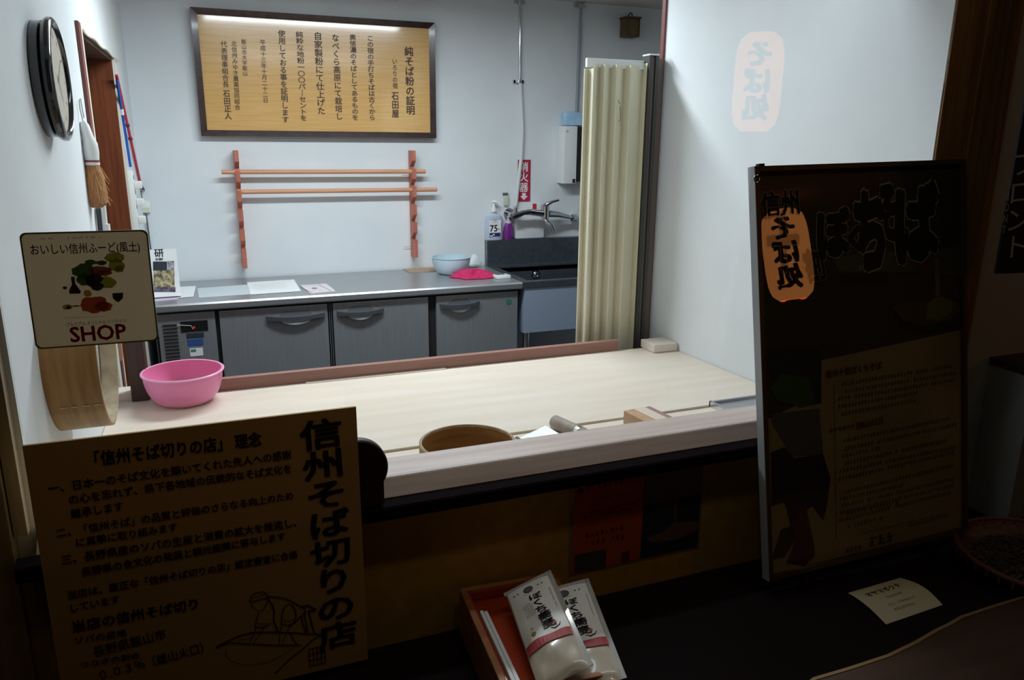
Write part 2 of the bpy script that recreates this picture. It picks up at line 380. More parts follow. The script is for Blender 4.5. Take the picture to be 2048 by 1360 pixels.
# --- trough tools
t = thing('scraper', 'shiny metal dough scraper with a rolled edge in the trough', 'scraper', (.74, 1.66, .80))
M = Matrix.Translation((.742, 1.668, .790)) @ Matrix.Rotation(.12, 4, 'Z') @ Matrix.Rotation(-.25, 4, 'Y')
g = G(); g.box(-.035, .055, -.05, .05, -.0007, .0007, M=M); link('blade', g, mat('bright_tin', (226, 234, 232), .3, .35), t)
g = G(); g.tube([M @ Vector((-.035, -.05, .004)), M @ Vector((-.035, .05, .004))], .005, 12); link('rolled_edge', g, CHROME, t, True)
g = G(); g.box(-.02, .05, -.03, .03, -.0510, -.0008, M=Matrix.Translation((.742, 1.668, .790))); link('handle_block', g, PALEW, t)
t = thing('roller', 'short grey brown cylindrical roller resting in the trough', 'roller', (.86, 1.72, .80))
g = G(); a = Vector((.838, 1.778, .790)); b = Vector((.885, 1.60, .790)); dd = (b - a).normalized()
g.tube([a, a + dd * .003, b - dd * .003, b], [.0165, .0185, .0185, .0165], 24); link('barrel', g, mat('grey_roller_wood', (164, 152, 138), .6, 0, (146, 134, 120), ns=30), t, True)
g = G(); g.tube([a + dd * .10, a + dd * .112], .0195, 24); link('metal_band', g, CHROME, t, True)
g = G(); g.box(.83, .90, 1.60, 1.77, .7385, .7712); link('cradle', g, PALEW, t)
t = thing('wooden_block', 'striped pale wooden block standing in the trough', 'block', (1.07, 1.68, .715))
M = Matrix.Translation((1.085, 1.66, .7390)) @ Matrix.Rotation(.12, 4, 'Z')
g = G(); g.box(-.05, -.018, -.075, .075, 0, .075, .001, M=M); link('left_slat', g, mat('tan_slat', (206, 168, 130), .5, 0, (190, 150, 112), ns=20), t)
g = G(); g.box(-.0175, .020, -.075, .075, 0, .076, .001, M=M); link('middle_slat', g, mat('cream_slat', (228, 206, 190), .5), t)
g = G(); g.box(.0205, .040, -.075, .075, 0, .074, .001, M=M); link('right_slat', g, mat('mauve_slat', (158, 128, 120), .5), t)
t = thing('steel_tray', 'flat stainless steel tray at the right end of the trough', 'tray', (1.45, 1.64, .78))
g = G(); g.box(1.325, 1.655, 1.53, 1.735, .792, .795, .001); link('tray_base', g, STEEL, t)
g = G(); g.box(1.319, 1.326, 1.53, 1.742, .785, .803, .001); g.box(1.319, 1.655, 1.735, 1.742, .785, .803, .001); link('tray_lip', g, CHROME, t)
g = G(); g.box(1.36, 1.63, 1.56, 1.70, .7390, .7915); link('tray_foot', g, STEEL, t)

# --- dark disc outside on the ledge
DARKW = mat('dark_red_wood', (58, 30, 26), .4, 0, (44, 22, 20), scale=(1, 1, 12), ns=5)
t = thing('wooden_disc_stand', 'dark wooden disc on a block stand on the window ledge', 'ornament', (.23, 1.37, .838))
M = Matrix.Translation((.228, 1.3635, .918)) @ Matrix.Rotation(-pi / 2, 4, 'X')
g = G(); g.lathe([(.0001, 0), (.058, 0), (.061, .003), (.061, .019), (.058, .022), (.0001, .022)], M, 56); link('disc', g, DARKW, t, True)
g = G(); g.box(.185, .279, 1.3625, 1.3855, .839, .893, .002); link('stand', g, DARKW, t)

# --- accordion partition
FOLD = mat('cream_vinyl', (232, 226, 202), .5, 0, (226, 219, 192), ns=3)
t = thing('accordion_curtain', 'folded cream vinyl accordion partition hanging beside the dark jamb', 'partition', (1.45, 2.6, 0))
edges = [1150, 1158, 1169, 1179, 1190, 1201, 1214, 1227, 1241, 1262]
ys = []
for i, px in enumerate(edges):
    Y = 2.60 + (.022 if i % 2 else -.022) + (.0 if i else .03)
    ys.append((ony(px + 14, 300, Y).x, Y))
for i in range(len(ys) - 1):
    (xa, ya), (xb, yb) = ys[i], ys[i + 1]
    zt = 1.785 if i < 2 else 1.80
    dx, dy = xb - xa, yb - ya; L = math.hypot(dx, dy); nx, ny = -dy / L * .0025, dx / L * .0025
    g = G(); g.prism([(xa - nx, ya - ny), (xb - nx, yb - ny), (xb + nx, yb + ny), (xa + nx, ya + ny)], .01, zt); link('pleat', g, FOLD, t)
xe, ye = ys[-1]
g = G(); n_ = 14; fr = [(xe + (1.563 - xe) * k / n_, ye + (2.585 - ye) * k / n_ - .006 * math.sin(pi * k / n_)) for k in range(n_ + 1)]
g.prism(fr + [(x, y + .005) for x, y in fr[::-1]], .01, 1.812); link('end_panel', g, FOLD, t, True)
g = G(); g.box(1.325, 1.563, 2.606, 2.62, 1.79, 1.822, .002); link('top_rail', g, WHITEP, t)
g = G()
for p0, p1 in [((1236, 200), (1240, 208)), ((1240, 212), (1241, 240)), ((1241, 240), (1237, 243))]:
    a = ony(*p0, 2.568); b = ony(*p1, 2.568); g.tube([a, b], .0012, 5)
link('pull_cord', g, mat('cord_grey', (120, 110, 90), .8), t)
JG = mat('jamb_dark_grey', (62, 62, 58), .5); JB = mat('jamb_grey_brown', (104, 92, 84), .5)
t = thing('partition_jamb', 'dark aluminium jamb post holding the accordion partition', 'jamb', (1.6, 2.59, 0))
g = G(); g.box(1.566, 1.579, 2.575, 2.625, 0, 1.838, .001); link('outer_channel', g, JG, t)
g = G(); g.box(1.580, 1.592, 2.583, 2.62, 0, 1.834); link('inner_web', g, JB, t)
g = G(); g.box(1.593, 1.606, 2.575, 2.625, 0, 1.838, .001); link('outer_channel', g, JG, t)
g = G(); g.box(1.566, 1.606, 2.574, 2.626, 1.839, 1.844); link('cap', g, WHITEP, t)
g = G(); g.box(1.607, 1.6355, 2.59, 2.62, 0, 1.83); link('backing_board', g, JB, t)

# --- undercounter fridge
YF = 3.72
t = thing('undercounter_fridge', 'long stainless steel undercounter refrigerator along the back wall', 'refrigerator', (.63, 4.0, 0))
g = G(); g.box(-.26, 1.522, YF + .03, 4.295, .10, .762); link('cabinet_body', g, STEELD, t)
g = G(); xprof(g, [(3.70, .764), (3.695, .770), (3.695, .792), (3.702, .800), (4.300, .800), (4.300, .764)], -.27, 1.537); link('worktop', g, STEEL, t, True)
g = G(); g.box(-.255, 1.517, YF + .02, YF + .0295, .11, .761); link('gasket_frame', g, NEARBLACK, t)
for x in (-.2, 1.45):
    for y in (3.80, 4.22):
        g = G(); g.tube([(x, y, 0), (x, y, .10)], .02, 12); link('foot', g, STEEL, t, True)
def handle(t, x0, x1, zc, droop, par):
    g = G(); n = 16; w2 = (x1 - x0) / 2; xc = (x0 + x1) / 2; vs = []; 
    for i in range(n + 1):
        s_ = i / n * 2 - 1; x = xc + s_ * w2; bow = .022 * (1 - s_ * s_); z = zc - .005 * (1 - s_ * s_)
        hh = .011 + .003 * (abs(s_) > .75)
        for dy, dz in [(-.004 - bow, hh), (-.012 - bow, hh * .6), (-.012 - bow, -hh), (-.003 - bow * .6, -hh), (0 - bow * .5, hh * .4)]:
            vs.append((x, YF - .0 + dy, z + dz))
    k = 5; fs = [(i * k + q, i * k + (q + 1) % k, (i + 1) * k + (q + 1) % k, (i + 1) * k + q) for i in range(n) for q in range(k)]
    fs += [tuple(range(k)), tuple(n * k + q for q in range(k))[::-1]]
    g.add(vs, fs); link('handle', g, DARKP, par, True)
    g = G(); n = 20; w3 = w2 * .56
    out = [(xc + .004 - w3 + .02, zc + .026), (xc + w3 - .02, zc + .026), (xc + w3, zc + .012), (xc + w3, zc - .002), (xc - w3, zc - .002), (xc - w3, zc + .012)]
    g.add([(x, YF - .0015, z) for x, z in out], [tuple(range(6))]); link('finger_recess', g, mat('recess_grey', (96, 100, 104), .6), par)
    g = G(); vs = []; 
    for i in range(n + 1):
        s_ = i / n * 2 - 1; x = xc + s_ * w3 * .95; zb_ = zc - .012 - .030 * math.sqrt(max(0, 1 - s_ * s_))
        vs += [(x, YF - .0008, zc - .012), (x, YF - .004, (zc - .012 + zb_) / 2), (x, YF - .013, zb_), (x, YF - .0008, zb_ - .0015)]
    fs = []
    for i in range(n):
        for q in range(3): fs.append((i * 4 + q, (i + 1) * 4 + q, (i + 1) * 4 + q + 1, i * 4 + q + 1))
    g.add(vs, fs); link('scoop', g, mat('scoop_highlight_steel', (236, 238, 242), .3, .3), par, True)  # light caught inside the scoop is painted as a whitish raised lip
for (xa, xb, ha, hb, lock) in ((.018, .515, .228, .500, 0), (.541, 1.024, .560, .790, 0), (1.066, 1.520, 1.085, 1.300, 1)):
    g = G(); g.box(xa, xb, YF, YF + .019, .115, .750, .003); dr = link('door', g, STEELD, t)
    handle(t, ha, hb, .702, 0, dr)
    if lock:
        g = G(); M = Matrix.Translation((1.468, YF - .0005, .697)) @ Matrix.Rotation(pi / 2, 4, 'X'); g.lathe([(.0001, 0), (.0001, .002), (.015, .002), (.016, 0)], M, 28); lk = link('lock_badge', g, mat('green_badge', (60, 120, 96), .4), dr, True)
for xg in (.5235, .533):
    g = G(); g.box(xg - .001, xg + .0015, YF + .004, YF + .019, .115, .750); link('door_trim', g, STEEL, t)
g = G(); g.box(-.245, .0, YF, YF + .019, .115, .752, .002); link('machine_cover', g, STEELD, t)
g = G()
for k in range(22):
    z = .700 - k * .0165; g.box(-.225, -.165, YF - .0035, YF - .0005, z - .0035, z + .0035)
o = link('vent_slats', g, NEARBLACK, t); o['kind'] = 'stuff'
g = G(); g.box(-.150, -.034, YF - .003, YF - .0003, .663, .713, .0005); cp = link('control_panel', g, mat('control_black', (28, 32, 30), .25), t)
g = G(); g.box(-.098, -.090, YF - .0042, YF - .0031, .678, .688); link('indicator', g, mat('red_led', (220, 40, 50), .5, emit=.3), cp)
g = G(); g.tube([(-.165, YF - .006, .700), (-.105, YF - .006, .692), (-.10, YF - .006, .675)], .0012, 6); link('wire', g, WHITEP, cp)
g = G(); g.box(-.130, -.055, YF - .0015, YF - .0003, .632, .655); link('model_plate', g, mat('plate_dark', (40, 52, 66), .5), t)
g = G(); g.box(-.128, -.060, YF - .0015, YF - .0003, .596, .626); link('blue_label', g, mat('label_blue', (44, 84, 150), .5), t)
g = G(); g.box(-.122, -.066, YF - .0015, YF - .0003, .545, .583); link('white_label', g, PAPER, t)
g = G(); g.box(-.118, -.095, YF - .0022, YF - .0016, .566, .578); link('label_mark', g, mat('label_teal', (70, 140, 140), .5), t)
# --- sink
t = thing('sink', 'stainless steel kitchen sink with high splashback right of the fridge', 'sink', (1.85, 4.0, 0))
SKD = mat('sink_steel_dark', (112, 122, 130), .3, .7, (100, 110, 118), ns=30)
x0, x1 = 1.543, 2.50
g = G(); g.box(x0, x1, 4.265, 4.311, .78, .952, .002); link('splashback', g, SKD, t)
g = G(); g.box(x0, x1, 3.70, 3.745, .765, .80, .003); g.box(x0, x0 + .04, 3.745, 4.265, .765, .80); g.box(x1 - .04, x1, 3.745, 4.265, .765, .80); g.box(x0 + .04, x1 - .04, 4.215, 4.265, .765, .80); link('rim', g, SKD, t)
g = G(); g.box(x0 + .03, x1 - .03, 4.215, 4.222, .56, .79); g.box(x0 + .03, x0 + .037, 3.74, 4.215, .56, .79); g.box(x1 - .037, x1 - .03, 3.74, 4.215, .56, .79); g.box(x0 + .03, x1 - .03, 3.74, 3.747, .56, .79); g.box(x0 + .03, x1 - .03, 3.74, 4.222, .55, .56); link('basin', g, SKD, t)
p = ony(1071, 549, 4.213); M = Matrix.Translation(p) @ Matrix.Rotation(pi / 2, 4, 'X')
g = G(); g.lathe([(.022, 0), (.022, .003), (.029, .004), (.031, 0)], M, 32); dr = link('overflow_ring', g, CHROME, t, True)
g = G(); g.lathe([(.0001, .0015), (.006, .003), (.008, .0015), (.0125, .0015), (.014, .003), (.016, .0015)], M, 24); link('strainer', g, CHROME, dr, True)
g = G(); g.box(x0 + .01, x1 - .01, 3.708, 3.715, .515, .764, .002); g.box(x0 + .01, x0 + .016, 3.715, 4.20, .515, .764); link('apron', g, APRON, t)
for x in (1.578, 2.45):
    for y in (3.735, 4.22):
        g = G(); g.tube([(x, y, 0), (x, y, .55)], .019, 16); link('leg', g, CHROME, t, True)
g = G(); g.box(1.56, 2.48, 3.74, 4.20, .17, .185); link('under_shelf', g, SKD, t)
p = ony(1075, 697, 3.95); g = G(); g.lathe([(.0001, -.12), (.06, -.12), (.075, .0), (.06, .03), (.0001, .045)], Matrix.Translation((p.x, 3.95, .306)), 30); solo('blue_tub', g, mat('blue_plastic', (40, 130, 190), .5), 'blue plastic tub stored beneath the sink', 'tub', smooth=True)

# --- faucet on the wall above the sink
t = thing('wall_faucet', 'chrome wall mounted mixer faucet with lever above the sink', 'faucet', (1.85, 4.25, 1.09))
A = ony(1031, 431, 4.20); B = ony(1088, 427, 4.20)
fy = 4.20
g = G(); g.tube([(A.x, 4.314, A.z), (A.x, fy, A.z)], .021, 20); g.tube([(A.x, 4.314, A.z), (A.x, 4.30, A.z)], .034, 24); link('left_inlet', g, CHROME, t, True)
g = G(); g.tube([(A.x - .022, fy, A.z - .008), (A.x, fy, A.z), (A.x + .05, fy - .01, A.z + .016), (A.x + .09, fy - .015, A.z + .02), (B.x, fy - .015, B.z)], [.02, .022, .015, .018, .022], 16); link('body', g, CHROME, t, True)
g = G(); g.tube([(A.x, fy, A.z), (A.x, fy, A.z + .045), (A.x, fy, A.z + .05)], [.013, .014, .004], 16); link('stop_valve', g, CHROME, t, True)
g = G(); g.tube([(B.x, fy - .015, B.z - .03), (B.x, fy - .015, B.z + .045), (B.x, fy - .015, B.z + .058)], [.024, .026, .012], 20); link('cartridge', g, CHROME, t, True)
E_ = ony(1118, 400, fy - .04)
g = G(); g.tube([(B.x, fy - .015, B.z + .05), ((B.x + E_.x) / 2, fy - .03, (B.z + .05 + E_.z) / 2 + .006), E_], [.013, .009, .006], 12); link('lever', g, CHROME, t, True)
D_ = ony(1103, 449, fy - .06); D2 = ony(1107, 460, fy - .06)
g = G(); g.tube([(B.x, fy - .015, B.z - .025), ((B.x * .6 + D_.x * .4), fy - .03, B.z - .05), D_, D2], [.013, .012, .012, .014], 14); link('spout', g, CHROME, t, True)
C2 = ony(1148, 436, 4.25)
g = G(); g.tube([(B.x + .02, fy - .01, B.z), (B.x + .10, fy + .02, B.z - .01), (C2.x, 4.25, C2.z)], [.022, .018, .010], 14); g.tube([(C2.x - .01, 4.25, C2.z), (C2.x, 4.25, C2.z), (C2.x + .03, 4.314, C2.z)], [.024, .024, .024], 16); link('right_inlet', g, CHROME, t, True)

# --- things on the splashback ledge
LED = .9525
CLEAR = mat('cloudy_clear_plastic', (196, 206, 226), .25, trans=.0)
t = thing('sanitiser_bottle', 'tall clear pump bottle of hand sanitiser labelled 75%', 'bottle', (1.592, 4.288, LED))
def oval(g, cx, cy, z0, prof, sx, sy, n=28):
    g.lathe(prof, Matrix.Translation((cx, cy, z0)) @ Matrix.Diagonal((sx, sy, 1, 1)), n)
g = G(); oval(g, 1.592, 4.287, LED, [(.0001, 0), (.94, 0), (1, .006), (1, .125), (.92, .142), (.4, .152), (.33, .156), (.33, .165), (.0001, .165)], .056, .022); link('body', g, CLEAR, t, True)
M = frame((1.592 - .037, 4.2645, LED + .018), (1, 0, 0), (0, 0, 1))
Mi = Matrix(PM[t.name]).inverted()
g = G(); g.box(0, .074, 0, .104, -.0004, .0004, M=M); lb = link('front_label', g, PAPER, t)
NAVY = mat('navy_print', (34, 44, 110), .6)
def print_on(par, M, items, mt, name='lettering'):
    g = G()
    for it in items: it(g)
    g2 = G(); g2.add([M @ v for v in g.v], g.f); return link(name, g2, mt, par)
def T(s, x0, x1, y, hf=1, bold=0, z=.0008):
    def f(g):
        vs, fs = glyphs(s); a = min(v.x for v in vs); b = max(v.x for v in vs); ym = (min(v.y for v in vs) + max(v.y for v in vs)) / 2; k = (x1 - x0) / (b - a); vs, fs = thick(vs, fs, bold)
        g.add([Vector((x0 + (v.x - a) * k, y + (v.y - ym) * k * hf, z)) for v in vs], fs)
    return f
def Rr(x0, x1, y0, y1, z=.0007): return lambda g: poly(g, [(x0, y0), (x1, y0), (x1, y1), (x0, y1)], z)
print_on(lb, M, [T('75', .006, .052, .052, 1.0, .02), T('%', .056, .068, .047), T('アルコール', .014, .060, .088, 1.1), T('ハンドスプレー', .006, .068, .074, 1.1), T('手指', .026, .048, .0985, .7)], INK)
print_on(lb, M, [Rr(.002, .072, .002, .026)], NAVY, 'print_band'); print_on(lb, M, [Rr(.001, .073, .1025, .1038)], NAVY, 'print_band')
print_on(lb, M, [Rr(.006, .032, .005, .012, .0011), Rr(.024, .034, .005, .020, .0011)], PAPER, 'print_picture')
g = G(); g.tube([(1.592, 4.287, LED + .165), (1.592, 4.287, LED + .182), (1.592, 4.287, LED + .20), (1.592, 4.287, LED + .222)], [.016, .016, .008, .006], 16); g.tube([(1.580, 4.287, LED + .224), (1.60, 4.28, LED + .226), (1.618, 4.272, LED + .218), (1.624, 4.268, LED + .204)], [.008, .009, .006, .005], 10); link('pump', g, WHITEP, t, True)
PURP = mat('purple_soap', (122, 44, 134), .18, coat=.4)
t = thing('soap_bottle', 'small round purple soap bottle with a white pump', 'bottle', (1.686, 4.288, LED))
g = G(); oval(g, 1.686, 4.287, LED, [(.0001, 0), (.8, 0), (.95, .01), (1, .035), (.86, .07), (.62, .092), (.55, .098)], .034, .021); link('body', g, PURP, t, True)
g = G(); oval(g, 1.686, 4.287, LED, [(.62, .092), (.62, .104), (.3, .108), (.26, .135), (.0001, .136)], .030, .020); g.tube([(1.686, 4.287, LED + .135), (1.678, 4.27, LED + .137)], .005, 8); link('pump', g, mat('pinkish_white', (224, 206, 222), .4), t, True)
t = thing('spray_bottle', 'cloudy white rectangular bottle with a red trigger behind the faucet', 'bottle', (1.82, 4.29, LED))
g = G(); g.box(1.727, 1.915, 4.268, 4.308, LED, LED + .135, .012); link('body', g, mat('cloudy_white_plastic', (226, 228, 230), .5), t, True)
g = G(); g.box(1.80, 1.835, 4.276, 4.300, LED + .135, LED + .165, .004); link('neck', g, WHITEP, t)
p = ony(1073, 413, 4.28)
g = G(); g.box(p.x - .028, p.x + .028, 4.272, 4.296, p.z - .034, p.z + .020, .006); hd = link('spray_head', g, WHITEP, t, True)
g = G(); g.box(p.x - .030, p.x - .004, 4.270, 4.2715, p.z - .034, p.z + .018); link('trigger', g, mat('red_plastic', (200, 44, 60), .5), t)

# --- on the worktop
ZW = .8004
t = bowl('plastic_bowl', (1.262, 4.085, ZW), .108, .093, .055, mat('pale_blue_plastic', (196, 216, 226), .4), 'pale blue plastic bowl on the steel worktop before the back wall')
# magenta cloth
g = G(); nx_, ny_ = 26, 18; vs = []
for j in range(ny_ + 1):
    for i in range(nx_ + 1):
        u_, v_ = i / nx_, j / ny_; ang = 2 * pi * u_; rr = v_
        ex = .125 * (1 + .12 * math.sin(3 * ang + 1) + .08 * math.sin(5 * ang)); ey = .085 * (1 + .14 * math.cos(2 * ang) + .07 * math.sin(7 * ang))
        x = 1.345 + ex * rr * math.cos(ang) - .03 * rr * math.sin(ang); y = 3.925 + ey * rr * math.sin(ang)
        z = ZW + .003 + (1 - rr ** 2) * .030 * (1 + .5 * math.cos(2 * ang + 1)) + .006 * math.sin(9 * ang + 6 * rr) * rr * (1.05 - rr) * 2
        vs.append((x, y, max(z, ZW + .0015)))
fs = [(j * (nx_ + 1) + i, j * (nx_ + 1) + i + 1, (j + 1) * (nx_ + 1) + i + 1, (j + 1) * (nx_ + 1) + i) for j in range(ny_) for i in range(nx_)]
g.add(vs, fs); solo('cleaning_cloth', g, mat('magenta_cloth', (208, 44, 100), .9, 0, (190, 34, 88), ns=60), 'crumpled magenta cloth in front of the pale blue bowl', 'cloth', smooth=True)
# timer
t = thing('kitchen_timer', 'white digital kitchen timer at the right end of the worktop', 'timer', (1.51, 3.90, ZW))
M = Matrix.Translation((1.478, 3.855, ZW)) @ Matrix.Rotation(.08, 4, 'Z')
g = G(); g.box(-.042, .042, -.032, .032, 0, .018, .005, M=M); link('case', g, WHITEP, t, True)
g = G(); g.box(-.030, .024, .004, .022, .0181, .0186, M=M); link('display', g, mat('lcd_dark', (60, 66, 64), .3), t)
g = G(); [g.box(-.030 + k * .022, -.016 + k * .022, -.020, -.008, .0181, .020, .001, M=M) for k in range(3)]; link('buttons', g, mat('button_grey', (190, 194, 194), .5), t)
# papers
def sheet(name, pts, mt, label, h=.0008, z=ZW, cat='paper', group=None):
    g = G(); P = [onz(x, y, .8) for x, y in pts]; g.prism([(q.x, q.y) for q in P], z, z + h); return solo(name, g, mt, label, cat, group)
PAPG = mat('grey_white_paper', (206, 214, 218), .8)
sheet('paper_sheet', [(395, 577), (500, 569), (509, 588), (398, 596)], PAPG, 'long thin pale grey sheet lying left of the white document')
o = sheet('document', [(494, 566), (588, 560), (602, 583), (501, 590)], PAPER, 'white document on the middle of the steel worktop', z=ZW + .001, h=.002, cat='document')
M = frame(onz(501, 590, .8), onz(602, 583, .8) - onz(501, 590, .8), (0, 1, 0)); M.translation.z = ZW + .0032
GREYINK = mat('grey_ink', (120, 126, 132), .8)
g = G(); [fakeline(g, Vector((.03, y, 0)), Vector((.20, y, 0)), .006, z=.0002) for y in (.10, .125, .15, .175, .2, .225, .25)]; g2 = G(); g2.add([M @ v for v in g.v], g.f); link('printed_text', g2, GREYINK, o)
o = sheet('postcard', [(600, 571), (653, 568), (671, 583), (621, 588)], mat('pinkish_card', (222, 214, 218), .7), 'small pinkish printed card at the worktop edge', h=.002, cat='card')
M = frame(onz(621, 588, .8), onz(671, 583, .8) - onz(621, 588, .8), onz(600, 571, .8) - onz(621, 588, .8)); M.translation.z = ZW + .0022
g = G()
for rr in (.010, .012): ribbon(g, [(rr, rr), (.12 - rr, rr), (.12 - rr, .21 - rr), (rr, .21 - rr), (rr, rr)], .0015, .0003)
blob(g, (.06, .12), .014, .018, .0004); fakeline(g, Vector((.03, .06, 0)), Vector((.09, .06, 0)), .01, z=.0004)
g2 = G(); g2.add([M @ v for v in g.v], g.f); link('printed_border', g2, mat('mauve_ink', (150, 110, 124), .7), o)
sheet('cardboard_sheet', [(806, 539), (885, 534), (892, 542), (818, 546)], mat('tan_cardboard', (176, 148, 124), .8), 'tan cardboard sheet behind the pale blue bowl', h=.003, cat='cardboard')
LIL = mat('lilac_paper', (214, 196, 216), .8)
sheet('leaflet', [(300, 578), (350, 576), (357, 599), (308, 604)], LIL, 'lilac paper leaflet in front of the standing brochure', h=.003, cat='leaflet')
sheet('paper_sheet', [(350, 575), (392, 573), (387, 594), (353, 597)], PAPER, 'crumpled white sheet right of the lilac leaflet', z=ZW + .001, h=.0015)
# white cloth in the corner behind the blue bowl
g = G(); bmx = bmesh.new(); bmesh.ops.create_icosphere(bmx, subdivisions=3, radius=1)
for v in bmx.verts:
    k = 1 + .18 * math.sin(7 * v.co.x + 3 * v.co.y) * math.cos(5 * v.co.z + 2); v.co = Vector((1.445 + v.co.x * .055 * k, 4.255 + v.co.y * .035, ZW + .022 + v.co.z * .022 * k + (.03 * max(0, v.co.z) if v.co.x > 0 else 0)))
g.frombm(bmx); solo('white_cloth', g, mat('white_cotton', (226, 232, 234), .9), 'small bunched white cloth in the corner beside the sink', 'cloth', smooth=True)
# standing brochure
M = frame((-.318, 3.885, ZW + .001), (1, .06, 0), (0, .16, 1))
t = thing('brochure', 'white brochure with a black heading standing on the left of the worktop', 'brochure', M)
a_ = loc2(M, 352, 497); b_ = loc2(M, 356, 588)
bw, bh = a_.x, a_.y
g = G(); g.box(0, bw, 0, bh, -.003, 0); link('cover', g, PAPER, t, local=True)
g = G(); g.box(.0, bw, -.0, .001, 0, .05); link('easel_foot', g, PAPER, t, local=True)
htext(t, M, '研', (309, 507), (327, 506), INK, bold=.015); htext(t, M, '修', (310, 519), (327, 518), INK, bold=.01, hf=.35)
def rect_px(x0, y0, x1, y1, z, nm, mt_, par=None):
    A = loc2(M, x0, y0); B = loc2(M, x1, y0); C_ = loc2(M, x1, y1); D = loc2(M, x0, y1); g = G(); poly(g, [A.xy, B.xy, C_.xy, D.xy], z); return link(nm, g, mt_, t, local=True)
rect_px(306, 523, 334, 541, .0014, 'dark_band', mat('navy_photo_band', (40, 44, 56), .7))
rect_px(307, 540, 349, 574, .0011, 'printed_photo', mat('photo_noodles', (196, 180, 130), .7, 0, (84, 78, 76), ns=55, detail=2))
rect_px(335, 522, 348, 541, .0012, 'printed_photo', mat('photo_greyish', (196, 196, 200), .7, 0, (92, 88, 96), ns=70, detail=2))
rect_px(308, 574, 351, 584, .0012, 'printed_photo', mat('photo_purple', (120, 108, 128), .7, 0, (60, 54, 66), ns=60, detail=2))

# --- certificate on the back wall
M = frame(ony(403, 272, 4.285), (1, 0, 0), (0, -.01, 1))
t = thing('framed_certificate', 'wide framed wooden certificate with brushed vertical writing on the back wall', 'sign', M)
CW, CH = 1.225, .603
FRM = mat('certificate_frame_wood', (66, 48, 46), .22, 0, (54, 38, 36), scale=(10, 10, 10), ns=3, coat=.3)
def framebars(t, M, W, H, b, d0, d1, mt, name='frame_rail', ch=.3):
    for (p) in ([(0, 0), (W, 0), (W - b, b), (b, b)], [(W, 0), (W, H), (W - b, H - b), (W - b, b)], [(W, H), (0, H), (b, H - b), (W - b, H - b)], [(0, H), (0, 0), (b, b), (b, H - b)]):
        g = G(); lo = [Vector((x, y, d0)) for x, y in p]
        hi = [Vector((x, y, d1)) for x, y in p]; hi[2].z -= (d1 - d0) * ch; hi[3].z -= (d1 - d0) * ch
        g.add(lo + hi, [(3, 2, 1, 0), (4, 5, 6, 7)] + [(i, (i + 1) % 4, 4 + (i + 1) % 4, 4 + i) for i in range(4)]); link(name, g, mt, t, local=True)
framebars(t, M, CW, CH, .030, -.022, .018, FRM)
g = G(); g.box(.028, CW - .028, .028, CH - .028, -.018, .000); link('backing_panel', g, mat('certificate_board', (230, 184, 120), .2, 0, (220, 172, 106), scale=(1, 22, 1), ns=5, spec=.6, coat=.8), t, local=True)
SUMI = mat('brush_ink_brown', (70, 44, 26), .5)
def cp(x, y): return (370 + x / 3.938, y / 3.938)
for s_, a, b, wf, bo in [('純そば粉の証明', (1762, 368), (1778, 908), 1.0, .012), ('いろりの宿', (1650, 462), (1656, 700), .95, .006), ('石田屋', (1655, 722), (1658, 930), .9, .01),
        ('この宿の手打ちそばは古くから', (1458, 277), (1475, 950), 1.15, .01), ('奥信濃のそばとしてあるものを', (1320, 270), (1342, 950), 1.15, .01), ('なべくら高原にて栽培し', (1183, 268), (1215, 948), 1.0, .01),
        ('自家製粉にて仕上げた', (1045, 252), (1075, 905), 1.05, .01), ('純粋な地粉一〇〇パ｜セントを', (900, 247), (935, 955), 1.2, .01), ('使用しておる事を証明します', (760, 237), (792, 970), 1.05, .01),
        ('平成十三年十月二十二日', (610, 312), (636, 812), 1.0, .004), ('飯山市大字飯山', (462, 308), (474, 600), 1.0, .004), ('北信州みゆき農業協同組合', (385, 322), (414, 868), 1.0, .004), ('代表理事組合長', (305, 322), (322, 692), 1.0, .004), ('石田正人', (325, 708), (342, 945), .95, .01)]:
    vtext(t, M, s_, cp(*a), cp(*b), SUMI, wf=wf, bold=bo * 1.6 + .004)

# --- rolling pin rack
SAL = mat('salmon_rack_wood', (196, 118, 96), .5, 0, (178, 100, 82), scale=(20, 20, 1), ns=5)
PIN = mat('rolling_pin_wood', (220, 160, 124), .4, 0, (206, 146, 108), scale=(1, 20, 20), ns=5)
t = thing('rolling_pin_rack', 'salmon coloured wooden wall rack with notched uprights under the certificate', 'rack', (.63, 4.31, .87))
zp = [1.345, 1.250]
def upright(x, z0, z1, w_):
    yb_, yf = 4.313, 4.235; pts = [(yb_, z1), (yf, z1)]
    n_ = 6; stp = (z1 - z0) / n_
    for k in range(n_):
        zt = z1 - k * stp
        zb_ = zt - stp * .55
        pts += [(yf, zb_), (yb_ - .028, zb_ - stp * .35), (yb_ - .028, zt - stp), (yf, zt - stp)] if k < n_ - 1 else [(yf, z0)]
    pts += [(yb_, z0)]
    cl = []
    for p in pts:
        if not cl or (abs(cl[-1][0] - p[0]) + abs(cl[-1][1] - p[1])) > 1e-4: cl.append(p)
    g = G(); xprof(g, cl, x - w_ / 2, x + w_ / 2); return g
link('upright', upright(.172, .862, 1.468, .022), SAL, t); link('upright', upright(1.100, .876, 1.470, .022), SAL, t)
for x, z in ((1.088, 1.335), (1.088, .93), (.17, .90)):
    g = G(); g.tube([(x - .04, 4.30, z), (x + .02, 4.30, z)], .0015, 6); link('screw', g, mat('screw_brass', (150, 140, 90), .4, 1), t)
grp = None
